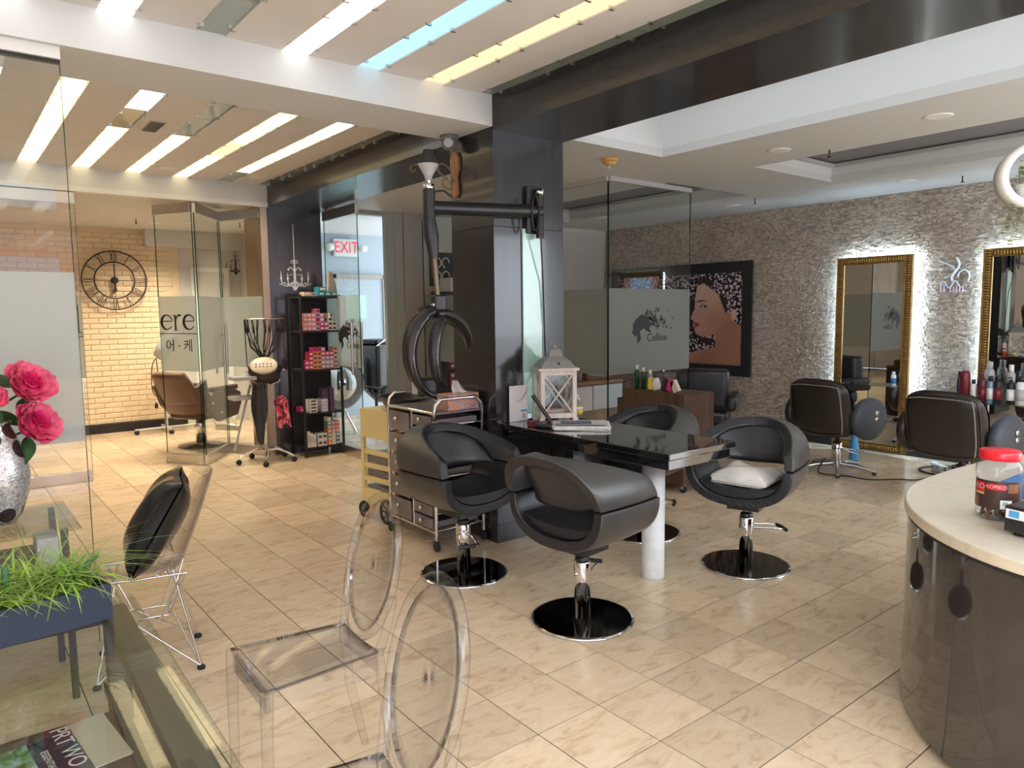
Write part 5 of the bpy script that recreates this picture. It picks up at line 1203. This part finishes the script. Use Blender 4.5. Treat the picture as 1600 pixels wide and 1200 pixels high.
# floor cables
def cable(name, label, pts, r, m): return tag(MB().tube(pts, r, 6).build(name, m), label, 'cable')
def wig(a, b, n, amp, seed, z=.008):
    rr = random.Random(seed); return [(a[0] + (b[0] - a[0]) * i / n + rr.uniform(-amp, amp), a[1] + (b[1] - a[1]) * i / n + rr.uniform(-amp, amp), z) for i in range(n + 1)]
def smoothp(p, it=2):
    for _ in range(it):
        o = [p[0]]
        for i in range(len(p) - 1): a, b = Vector(p[i]), Vector(p[i + 1]); o += [tuple(a * .75 + b * .25), tuple(a * .25 + b * .75)]
        p = o + [p[-1]]
    return p
cable('floor_cable', 'thin black cable winding over the floor from the brown chair', smoothp([(4.8, 1.5, .12), (4.7, 1.52, .02), (4.62, 1.45, .007), (4.75, 1.25, .007), (4.7, 1.05, .007), (4.95, .9, .007), (5.0, .78, .007), (5.2, .76, .007), (5.45, .72, .007)], 2), .006, 'cable')
for k in range(4):
    cable('floor_cable', ['coiled black power cable below the stone wall', 'grey coiled cable under the stone wall by the mirror', 'looped dark cable near the counter and stone wall', 'tangled thin cable at the baseboard'][k], smoothp([(5.55 + .22 * math.cos(a) + k * .02, .75 - k * .09 + .22 * math.sin(a * (1 + .05 * k)), .012 + .008 * k) for a in [i * .7 for i in range(20)]], 1), .009, 'cable' if k % 2 == 0 else 'grey_cable')
ps = tag(MB().rbox(-.12, .12, -.03, .03, 0, .04, .006).build('power_strip', 'white_plastic', None, (5.7, .86, 0), .8), 'white power strip amid the cables at the baseboard', 'power strip')
# hanging ring planter
rp = thing('ring_planter', 'white hanging ring planter with trailing green plant at the picture edge', 'planter', (1.75, -.905, 2.00), math.radians(-58))
def rg(u, v):
    a = u * 2 * PI; w = .05 * (2 * v - 1); return (.125 * math.cos(a), w, .125 * math.sin(a))
solid(MB().grid(rg, 48, 3, cu=True).build('ring', 'white_plastic', rp), .028)
MB().tube([(0, 0, .13), (0, 0, .64)], .003, 6).build('hanging_cord', 'white_plastic', rp)
MB().lathe([(0, -.09), (.05, -.085), (.06, -.03), (.055, -.03), (0, -.04)], 18).build('inner_pot', 'white_plastic', rp)
lf = MB()
for s in range(26):
    a = U(0, 6.3); r0 = U(.01, .05); Lh = U(.05, .30) if s < 18 else U(.0, .06)
    for q in range(int(8 + Lh * 70)):
        f_ = q / (8 + Lh * 70); x = r0 * math.cos(a) + (.02 + .03 * math.cos(a)) * f_ - .05 * (1 if s < 12 else 0) * f_; y = r0 * math.sin(a) - .03 * f_; z = .02 - Lh * f_ + .05 * math.sin(PI * min(1, f_ * 3)) ; d = U(.006, .010); n1, n2 = U(-1, 1), U(-1, 1)
        lf.add([(x + d * n1, y + d, z), (x - d, y + d * n2, z + d * .6), (x - d * n1, y - d, z - d * .3), (x + d, y - d * n2, z + d * .4)], [(0, 1, 2, 3)])
o = lf.build('trailing_leaves', 'trailing_leaf', rp); o['kind'] = 'stuff'
hk = thing('ceiling_hook', 'white plastic hook fitting on the ceiling above the ring planter', 'hook', (1.83, -.90, 2.63))
MB().lathe([(.035, 0), (.03, -.02), (.012, -.03), (.010, -.06), (0, -.062)], 14).build('rose', 'white_plastic', hk); MB().tube([(0, 0, -.05), (.015, 0, -.08), (0, 0, -.10), (-.015, 0, -.085)], .005, 6).build('hook', 'white_plastic', hk)
# walnut cabinet on casters with products
cb_ = thing('walnut_cabinet', 'dark walnut cabinet on casters in front of the printed glass', 'cabinet', (3.32, 2.12, 0))
MB().box(-.20, .18, -.32, .32, .08, .82).build('body', 'walnut', cb_); MB().box(-.22, -.20, -.325, .325, .07, .83).build('front_panel', 'walnut', cb_); MB().box(-.205, .16, .32, .42, .08, .74).build('side_box', 'walnut', cb_)
for sx in (-.16, .14):
    for sy in (-.28, .28): MB().lathe([(0, -.012), (.03, -.012), (.032, 0), (.03, .012), (0, .012)], 14, axis='X', c=(sx, sy, .032)).build('caster', 'rubber', cb_); MB().box(sx - .018, sx + .018, sy - .012, sy + .012, .03, .08).build('caster_fork', 'steel', cb_)
PRD = [(.30, .15, 'leaf_dark', 'green plastic bottle at the far end of the walnut cabinet'), (.23, .13, 'leaf_dark', 'second green bottle on the walnut cabinet'), (.15, .11, 'window_blue', 'bluish bottle among the products on the walnut cabinet')]
for y, h, m, lb in PRD: bottle(3.24, 2.12 + y, .821, h + .06, .022, m, 'paper', lb)
for i, (y, m, lb, tl) in enumerate([(.07, 'label_yellow', 'yellow flower-shaped brush on the walnut cabinet', .1), (.0, 'paper', 'white carton tilted on the walnut cabinet', -.3), (-.07, 'ink', 'navy carton tilted on the walnut cabinet', .35), (-.13, 'magenta', 'pink and red carton tilted on the walnut cabinet', .3), (-.21, 'cream_stone', 'cream carton leaning right on the walnut cabinet', -.5)]):
    o = MB().rbox(-.02, .02, -.028, .028, 0, .10, .003).build('product_carton', m, None, (3.16, 2.12 + y, .835)); o.rotation_euler = (tl, 0, 0); tag(o, lb, 'carton')
# black shampoo chair beyond
sc2 = thing('shampoo_chair', 'black padded shampoo chair beside the glass room', 'chair', (4.45, 2.62, 0), math.radians(-60))
MB().rbox(-.26, .26, -.10, .06, .52, .92, .05, seg=4).build('backrest', 'black_leather', sc2); MB().rbox(-.34, -.24, -.15, .42, .50, .66, .04, seg=3).build('armrest', 'black_leather', sc2); MB().rbox(.24, .34, -.15, .42, .50, .66, .04, seg=3).build('armrest', 'black_leather', sc2)
MB().rbox(-.24, .24, -.05, .48, .34, .50, .05, seg=3).build('seat', 'black_leather', sc2); MB().rbox(-.18, .18, -.05, .40, 0, .35, .02).build('plinth', 'black_matte', sc2); MB().rbox(-.22, .22, .40, .70, .10, .26, .03).build('footrest', 'black_leather', sc2)
# desk inside the glass room
dk = thing('white_desk', 'white drawer desk inside the glass room', 'desk', (3.95, 4.05, 0))
MB().rbox(-.9, .55, -.3, .3, .70, .74, .004).build('top', 'oak', dk)
for k in range(3): MB().rbox(-.88 + k * .48, -.42 + k * .48, -.30, .28, .42, .69, .006).build('drawer', 'white_plastic', dk)
for x in (-.86, .50): MB().box(x - .02, x + .02, -.28, .28, 0, .42).build('leg', 'white_plastic', dk)
for k in range(6): bottle(3.35 + k * .14, 3.86 + .05 * (k % 2), .741, .16 + .05 * (k % 3), .03, ['maroon', 'ink', 'paper', 'leaf_dark', 'light_grey', 'red_dark'][k], 'black_plastic', ['maroon', 'black', 'white', 'green', 'grey', 'dark red'][k] + ' bottle on the desk inside the glass room', k % 2 == 0)
mb = MB()
for k in range(9): mb.box(-1.0 + k * .16 - .006, -1.0 + k * .16 + .006, 0, .02, 0, .42)
for k in range(4): mb.box(-1.0, .28, 0, .02, k * .14 - .006, k * .14 + .006)
gr = thing('grid_panel', 'white tiled panel with dark grid lines on the rear wall', 'panel', (4.5, 5.46, 1.80)); mb.build('grid_lines', 'black_matte', gr); MB().box(-1.02, .30, .021, .03, -.01, .43).build('backing', 'white_plastic', gr)
for k in range(3): tag(MB().rbox(-.15, .15, -.1, .1, 0, .18, .03).build('black_bag', 'black_leather', None, (3.3 + k * .36, 4.18, .741), .3 * k), ['slumped black bag at the near end of the white desk', 'black bag in the middle of the white desk', 'black bag at the far end of the white desk'][k], 'bag')

# ================================================================ FAR LEFT SIDE
rk = thing('product_rack', 'black metal rack of hair colour boxes in front of the far black column', 'shelf', (1.60, 5.51, 0))
RX, RY = .215, .15
for sx in (-1, 1):
    for sy in (-1, 1): MB().box(sx * RX - .011, sx * RX + .011, sy * RY - .011, sy * RY + .011, 0, 1.71).build('upright', 'black_matte', rk)
SH = [.105, .47, .93, 1.335, 1.695]
for z in SH: MB().box(-RX, RX, -RY, RY, z - .02, z).build('shelf_board', 'black_matte', rk)
MB().box(-RX, RX, RY, RY + .006, .1, 1.7).build('back_sheet', 'black_matte', rk)
BOXM = {}
for nm, c_ in dict(pink=(.75, .20, .28), hot=(.62, .03, .18), salmon=(.80, .30, .26), lilac=(.50, .36, .56), orange=(.85, .28, .03), red=(.60, .03, .04), mauve=(.42, .17, .33), tan=(.62, .45, .33), cream=(.70, .64, .56), white=(.74, .73, .72), plum=(.11, .05, .13), violet=(.55, .48, .62), teal=(.02, .22, .30), green=(.12, .42, .30), grey=(.30, .28, .27)).items():
    BOXM[nm] = mat('box_' + nm, c_, .45); 
MB_END = {}
def colour_box(x, y, z, c_, label, h=.046, w_=.046, d=.10, rz=0, end='paper', grp='hair colour boxes on the black rack'):
    key = (c_, h, w_, d, end)
    if key not in MB_END:
        mb = MB(); mb.box(-w_ / 2 + .001, w_ / 2 - .001, 0, d, 0, h - .001); me_ = mb.build('tmp', 'box_' + c_); m1 = me_.data; bpy.data.objects.remove(me_)
        mb = MB(); mb.box(-w_ * .34, w_ * .34, -.0008, 0, h * .30, h * .72); me_ = mb.build('tmp', end); m2 = me_.data; bpy.data.objects.remove(me_); m1.name = 'colour_box'; m2.name = 'end_label'; MB_END[key] = (m1, m2)
    m1, m2 = MB_END[key]; o = link('colour_box', m1, None, (x, y, z), rz); tag(o, label, 'box', grp); link('end_label', m2, o)
FX, FY = 1.60 - RX + .03, 5.51 - RY + .004
ORD = ['first', 'second', 'third', 'fourth', 'fifth', 'sixth', 'seventh', 'eighth']
CN = dict(pink='pink', hot='magenta', salmon='salmon', lilac='lilac', orange='orange', red='red', mauve='mauve', tan='tan', cream='cream', white='white', plum='plum', violet='violet', teal='teal', green='green', grey='grey')
def stack(shelf, col, rows, colours, label, y=0.0, h=.046, w_=.046, end='paper'):
    for r in range(rows):
        q = colours[r % len(colours)]
        colour_box(FX + .02 + col * w_, FY + y, SH[shelf] + r * h, q, '%s hair colour box, %s up in %s stack from the left, %s' % (CN[q], ORD[r], ORD[col], label), h, w_, .10, U(-.02, .02), end)
N3 = 'second rack shelf down'
for c_, (n, cl) in enumerate([(4, ['pink', 'salmon']), (4, ['pink', 'salmon', 'pink']), (4, ['pink', 'lilac', 'salmon']), (5, ['lilac', 'pink', 'hot', 'lilac', 'pink'])]): stack(3, c_, n, cl, N3, end='ink_grey' if c_ == 3 else 'paper')
stack(3, 4, 4, ['hot', 'hot', 'lilac', 'pink'], N3); stack(3, 5, 2, ['hot', 'mauve'], N3)
for c_ in (6, 7): stack(3, c_, 3 if c_ == 6 else 2, ['cream'], N3, end='ink')
colour_box(FX + .02 + 6.3 * .046, FY + .01, SH[3] + 3 * .046, 'cream', 'cream hair colour box tipped on top of the cream stack', rz=.5, end='ink')
N2 = 'middle rack shelf'
stack(2, 0, 2, ['hot'], N2); stack(2, 1, 4, ['red', 'hot'], N2)
for c_ in (2, 3): stack(2, c_, 5, ['orange', 'orange', 'salmon', 'orange', 'hot'], N2, end='ink_grey')
for c_ in (4, 5, 6): stack(2, c_, 5 - (c_ > 4), ['mauve', 'lilac', 'mauve', 'hot'], N2)
for c_ in (7,): stack(2, c_, 5, ['tan'], N2, end='coffee_bean')
N1 = 'on the second lowest shelf of the black rack'
for r in range(4): colour_box(FX + .075, FY, SH[1] + r * .035, 'white', 'flat white tint box, ' + ORD[r] + ' up, ' + N1, .035, .085, .12, end='plum' if False else 'ink')
for r in range(4): colour_box(FX + .20, FY, SH[1] + r * .035, 'violet', 'pale violet tint box, ' + ORD[r] + ' up, ' + N1, .035, .075, .12)
for r in range(5): colour_box(FX + .285, FY, SH[1] + r * .05, 'plum', 'dark plum tint box, ' + ORD[r] + ' up, ' + N1, .05, .05, .12, end='violet' if False else 'ink_grey')
for r in range(2): colour_box(FX + .22, FY + .03, SH[1] + .14 + r * .05, 'plum', 'dark plum tint box stacked above the violet ones, ' + ['lower', 'upper'][r] + ', black rack', .05, .07, .10, end='ink_grey')
colour_box(FX + .012, FY + .13, SH[1], 'hot', 'dark pink carton at the end of the second lowest shelf', .05, .06, .12)
N0 = 'on the lowest shelf of the black rack'
for c_ in range(3): colour_box(FX + .01 + c_ * .032, FY, SH[0], 'white', 'upright white tube carton, ' + ORD[c_] + ' from the left, ' + N0, .17 - c_ * .02, .03, .05, end='light_grey')
for r in range(2): 
    for c_ in range(2): colour_box(FX + .135 + c_ * .052, FY, SH[0] + r * .068, 'white', ['lower', 'upper'][r] + ' square white carton, ' + ['left', 'right'][c_] + ' one, ' + N0, .068, .052, .10, end='ink_grey')
for c_, cl in ((0, ['orange', 'orange', 'green', 'orange', 'grey', 'green', 'cream']), (1, ['white', 'white', 'white', 'salmon', 'pink', 'grey']), (2, ['teal', 'teal', 'green', 'salmon', 'pink', 'pink'])):
    for r, q in enumerate(cl): colour_box(FX + .245 + c_ * .046, FY, SH[0] + r * .043, q, {'orange': 'orange', 'green': 'green', 'grey': 'grey', 'cream': 'cream', 'white': 'thin white', 'salmon': 'salmon', 'pink': 'light pink', 'teal': 'teal'}[q] + ' small carton, ' + ORD[r] + ' up in ' + ['first', 'middle', 'last'][c_] + ' coloured stack, lowest rack shelf', .043, .044, .10)
for k in range(3): colour_box(FX + .22 + k * .07, FY + .02, SH[4], 'teal', ['nearest the column', 'in the middle', 'at the outer end'][k].join(['teal carton ', ' of the row on top of the black rack']), .05, .065, .12, end='paper')
colour_box(FX + .24, FY + .04, SH[4] + .05, 'teal', 'teal carton stacked highest on the black rack', .05, .09, .12, end='paper')
colour_box(FX + .06, FY + .02, SH[4], 'tan', 'peach carton on top of the black rack under the chandelier decal', .045, .07, .12); colour_box(FX + .13, FY + .02, SH[4], 'cream', 'cream carton on top of the black rack', .04, .06, .12, end='coffee_bean')
bag = tag(MB().prism([(-.055, 0), (.055, 0), (.05, .10), (.0, .26), (-.03, .26), (-.04, .10)], .06, (0, 0, 0)).build('kraft_bag', 'taupe_wall', None, (1.785, 5.45, 1.697)), 'brown paper bag standing on top of the black rack', 'bag')
# perm machine
pm = thing('perm_machine', 'digital perm machine on chrome wheeled stand with hanging black leads', 'salon machine', (1.0, 5.44, 0))
for k in range(5):
    a = k * 2 * PI / 5 + .55; c_, s = math.cos(a), math.sin(a)
    MB().tube([(0, 0, .13), (.12 * c_, .12 * s, .135), (.24 * c_, .24 * s, .09), (.28 * c_, .28 * s, .06)], [.016, .014, .012, .010], 8).build('star_leg', 'chrome', pm)
    MB().lathe([(0, -.014), (.026, -.014), (.028, 0), (.026, .014), (0, .014)], 12, axis='Y', c=(.28 * c_, .28 * s, .029)).build('caster', 'rubber', pm)
MB().lathe([(.018, .12), (.018, .80)], 14).build('pole', 'chrome', pm)
hd_ = MB().lathe([(0, -.125), (.08, -.115), (.14, -.07), (.165, 0), (.15, .06), (.09, .105), (0, .115)], 28, sx=1.05, sy=.8).build('head_shell', 'black_plastic', pm, (.02, 0, .93)); hd_.rotation_euler = (0, 0, -.45)
fcp = MB().lathe([(0, -.012), (.085, -.010), (.094, 0), (.092, .03), (0, .03)], 28, axis='Y').build('control_face', 'cream_stone', hd_, (0, -.125, .075)); fcp.rotation_euler = (-.55, 0, 0); fcp.scale = (1.42, 1, .98)
for r in range(2):
    for c_ in range(5): MB().lathe([(0, -.016), (.006, -.015), (.006, -.01), (0, -.01)], 8, axis='Y', c=(-.05 + c_ * .025, 0, .01 - .032 * r)).build('button', 'red_dark' if c_ % 2 else 'ink_grey', fcp)
for s in (-1, 1): MB().tube([(s * .05, -.02, .80), (s * .14, -.03, .82), (s * .20, -.03, .95)], .010, 8).build('guard_handle', 'chrome', pm)
RZ = 1.465
MB().tube([(.03 + .20 * math.cos(a), .13 * math.sin(a), RZ) for a in [i * PI / 16 for i in range(32)]], .008, 6, closed=True).build('cable_hoop', 'steel', pm)
for s in (-1, 1): MB().tube([(.03 + s * .20, 0, RZ), (.03 + s * .19, 0, 1.0), (.03 + s * .10, 0, .82)], .005, 6).build('hoop_stay', 'black_plastic', pm)
for k in range(18):
    a = k * 2 * PI / 18; x, y = .03 + .19 * math.cos(a), .12 * math.sin(a)
    MB().tube([(x, y, RZ), (x * .93 + U(-.02, .02), y, RZ - .12), (x * .7 + U(-.04, .04), y * .6, RZ - .28), (.02 + U(-.05, .05), .02, 1.04)], .005, 5).build('lead', 'cable', pm)
    if k % 2: MB().lathe([(0, -.04), (.009, -.035), (.010, .03), (0, .04)], 8, c=(x * .93, y, RZ - .10)).build('heater_clip', 'cable', pm)
for z, y in ((.86, .0), (.66, .04)): MB().box(-.32, -.10, y - .09, y + .11, z, z + .035).build('tray', 'light_grey', pm)
MB().tube([(-.10, .06, .86), (-.22, .10, .40), (-.28, .14, .12)], .012, 8).build('tray_strut', 'light_grey', pm)
ap = MB().grid(lambda u, v: (-.10 + .17 * (u - .5) * (.55 + .45 * math.sin(PI * min(1, v * 1.1))) , -.05 + .02 * math.sin(8 * u), .82 - .62 * v * (1 - .22 * abs(2 * u - 1) ** 2)), 12, 16).build('black_apron', 'black_suede', None, (1.02, 5.42, 0)); solid(ap, .01); tag(ap, 'black apron hanging from the perm machine', 'apron')
fb_ = MB().grid(lambda u, v: (.04 + .14 * u + .03 * (v - .5), -.06 + .045 * math.sin(PI * u) + .012 * math.sin(17 * u + 9 * v), .66 - .28 * v - .03 * math.sin(7 * u)), 14, 14).build('floral_bag', 'magenta', None, (1.02, 5.36, 0)); solid(fb_, .03)
def floral():
    m = bpy.data.materials.new('floral_cloth'); n, l = nodes_of(m); b = n['Principled BSDF']; tc = n.new('ShaderNodeTexCoord'); t = n.new('ShaderNodeTexNoise'); t.inputs['Scale'].default_value = 16; t.inputs['Distortion'].default_value = 1.5; l.new(tc.outputs['Object'], t.inputs['Vector'])
    r = n.new('ShaderNodeValToRGB'); r.color_ramp.interpolation = 'CONSTANT'; e = r.color_ramp.elements; e[0].position = 0; e[0].color = (.02, .015, .02, 1); e[1].position = .42; e[1].color = (.80, .06, .16, 1)
    for p_, c_ in ((.55, (.85, .22, .28, 1)), (.62, (.75, .62, .50, 1))): k = e.new(p_); k.color = c_
    l.new(t.outputs[0], r.inputs[0]); l.new(r.outputs[0], b.inputs['Base Color']); fb_.data.materials[0] = m
floral(); tag(fb_, 'red floral cloth bag hanging on the perm machine', 'bag')
# spa room: reclining chair, steamer
sc = thing('spa_chair', 'brown barber chair behind the lettered glass door', 'chair', (.76, 6.90, 0), math.radians(-55))
MB().lathe([(0, 0), (.26, 0), (.25, .02), (.08, .05), (0, .05)], 32).build('base', 'dark_steel', sc); MB().lathe([(.06, .03), (.06, .25), (.045, .33), (0, .33)], 18).build('column', 'chrome', sc)
MB().rbox(-.25, .25, -.22, .30, .33, .45, .04, seg=3).build('seat', 'brown_leather', sc)
mat('tan_leather', (.17, .085, .055), .35); mat('choc', (.06, .028, .020), .35)
def bkf(u, v): s = 2 * u - 1; return (s * .27 * (1 - .25 * v * v), -.22 - .30 * v + .06 * s * s, .40 + .48 * v)
solid(MB().grid(bkf, 12, 10).build('backrest', 'tan_leather', sc), .06, 0)
for s in (-1, 1):
    MB().prism([(-.38, .72), (-.24, .80), (-.20, .62), (.20, .66), (.34, .60), (.36, .50), (.28, .34), (-.05, .30), (-.28, .50)], .05, (s * .28 - .025, 0, 0), (0, 1, 0), (0, 0, 1), (1, 0, 0)).build('side_panel', 'choc', sc)
    MB().rbox(s * .28 - .035, s * .28 + .035, -.16, .30, .64, .70, .02).build('arm_pad', 'choc', sc)
    for (y, z) in ((-.18, .62), (-.16, .52), (-.02, .40)): MB().lathe([(0, 0), (.016, 0), (.014, .008), (0, .01)], 10, axis='X', c=(s * .31, y, z)).build('stud', 'steel', sc)
MB().rbox(-.18, .18, .45, .50, .10, .18, .02).build('footrest', 'steel', sc)
for s in (-1, 1): MB().tube([(s * .15, .28, .36), (s * .15, .47, .14)], .012, 8).build('footrest_arm', 'chrome', sc)
sm = thing('hair_steamer', 'grey hair steamer hood on a wheeled pole before the brick wall', 'salon machine', (.70, 8.25, 0))
MB().tube([(0, 0, .06), (0, 0, 1.0)], .020, 10).build('pole', 'light_grey', sm); MB().tube([(-.38, -.02, .06), (.40, .02, .06)], .016, 8).build('base_bar', 'light_grey', sm); MB().tube([(0, -.25, .06), (0, .25, .06)], .016, 8).build('base_bar', 'light_grey', sm)
for q in ((-.36, -.02), (.38, .02), (0, -.24), (0, .24)): MB().lathe([(0, -.015), (.03, -.015), (.03, .015), (0, .015)], 12, axis='Y', c=(*q, .03)).build('caster', 'rubber', sm)
hd2 = MB().lathe([(0, -.24), (.08, -.22), (.11, -.05), (.10, .14), (.05, .20), (0, .21)], 18).build('hood', 'light_grey', sm, (.06, -.05, 1.16)); hd2.rotation_euler = (0, .55, 0)
MB().tube(smoothp([(0, -.03, .98), (-.14, -.05, .96), (-.17, -.05, .6), (-.12, -.05, .45), (-.07, -.05, .6), (-.09, -.05, .96)], 2), .006, 6).build('power_cord', 'cable', sm); MB().lathe([(0, .27), (.02, .28), (.022, .32), (.008, .35), (0, .35)], 10, c=(-.12, -.05, .05)).build('plug', 'cable', sm)
# corridor things
bk_ = thing('shampoo_unit', 'black shampoo basin chair in the corridor behind the glass door', 'chair', (2.86, 6.45, 0), math.radians(20))
MB().rbox(-.16, .32, -.12, .30, .55, 1.12, .05, seg=3).build('basin_body', 'black_gloss', bk_); MB().rbox(-.16, .20, -.10, .25, 1.12, 1.18, .02).build('basin_lip', 'black_plastic', bk_); MB().lathe([(0, .35), (.06, .36), (.24, .55)], 24, c=(.08, .08, 0)).build('basin_bowl', 'black_gloss', bk_)
MB().tube([(-.16, -.1, 1.10), (.15, -.1, 1.24)], .009, 8).build('chrome_lever', 'chrome', bk_)
for s in (0, .25): MB().tube([(-.10 + s, 0, 0), (-.08 + s, 0, .55)], .014, 8).build('leg', 'black_matte', bk_)
MB().tube(smoothp([(-.10, -.05, .6), (-.16, -.08, .3), (-.10, -.10, .2), (-.02, -.1, .35), (.05, -.05, .5)], 2), .007, 6).build('hose', 'cable', bk_)
rm = thing('round_mirror', 'round white-rimmed mirror standing low in the corridor', 'mirror', (2.35, 6.6, .62), math.radians(-30))
MB().lathe([(0, 0), (.26, 0), (.30, -.02), (.32, 0), (.30, .03), (0, .03)], 36, axis='Y').build('rim', 'light_grey', rm); MB().lathe([(0, -.008), (.25, -.008), (.25, 0)], 36, axis='Y').build('glass', 'mirror', rm)
MB().tube([(-.2, .05, -.62), (0, .02, -.2)], .015, 8).build('leg', 'chrome', rm); MB().tube([(.2, .05, -.62), (0, .02, -.2)], .015, 8).build('leg', 'chrome', rm)
ds = thing('dispensary_shelf', 'black dispensary shelf of colour boxes seen past the big column', 'shelf', (3.35, 5.30, 0))
MB().box(-.28, .40, .16, .18, 0, 1.75).build('back', 'black_matte', ds)
for z in (.6, .85, 1.15, 1.45, 1.75): MB().box(-.28, .40, -.14, .16, z - .02, z).build('shelf_board', 'black_matte', ds)
MB().box(-.30, -.28, -.14, .18, 0, 1.75).build('side', 'black_matte', ds)
for lv, (z, cl) in enumerate(((.85, ['red', 'red', 'mauve']), (1.15, ['orange', 'orange', 'salmon']), (.6, ['red', 'hot', 'red']), (1.45, ['white', 'teal', 'white']))):
    for c_ in range(7):
        for r in range(3 if lv != 3 else 1): colour_box(3.13 + c_ * .082, 5.17, z + r * .07, cl[(r + c_) % 3], {.85: 'red', 1.15: 'orange', .6: 'crimson', 1.45: 'pale'}[z] + ' carton on the dispensary shelf, ' + ORD[r] + ' up in stack ' + ORD[c_] + ' from left', .07, .07, .12, grp='cartons on the dispensary shelf')
dec = thing('scroll_artwork', 'black panel with white scrolls on the dispensary wall', 'wall decor', (3.2, 5.49, 2.02)); MB().box(-.16, .16, -.02, 0, -.2, .2).build('panel', 'black_matte', dec)
mb = MB()
for s in (-1, 1):
    for k in range(2): ribbon(mb, [(s * (.06 + .05 * math.cos(a)), -.08 + k * .16 + .06 * math.sin(a)) for a in [i * .45 for i in range(11)]], .014, .002, (0, -.021, 0), (1, 0, 0), (0, 0, 1), (0, -1, 0))
mb.build('scrolls', 'paper', dec)
tag(MB().rbox(-.2, .2, -.12, .12, 0, .16, .005).build('white_carton', 'paper', None, (3.32, 5.28, 1.751)), 'white carton on top of the dispensary shelf', 'carton')
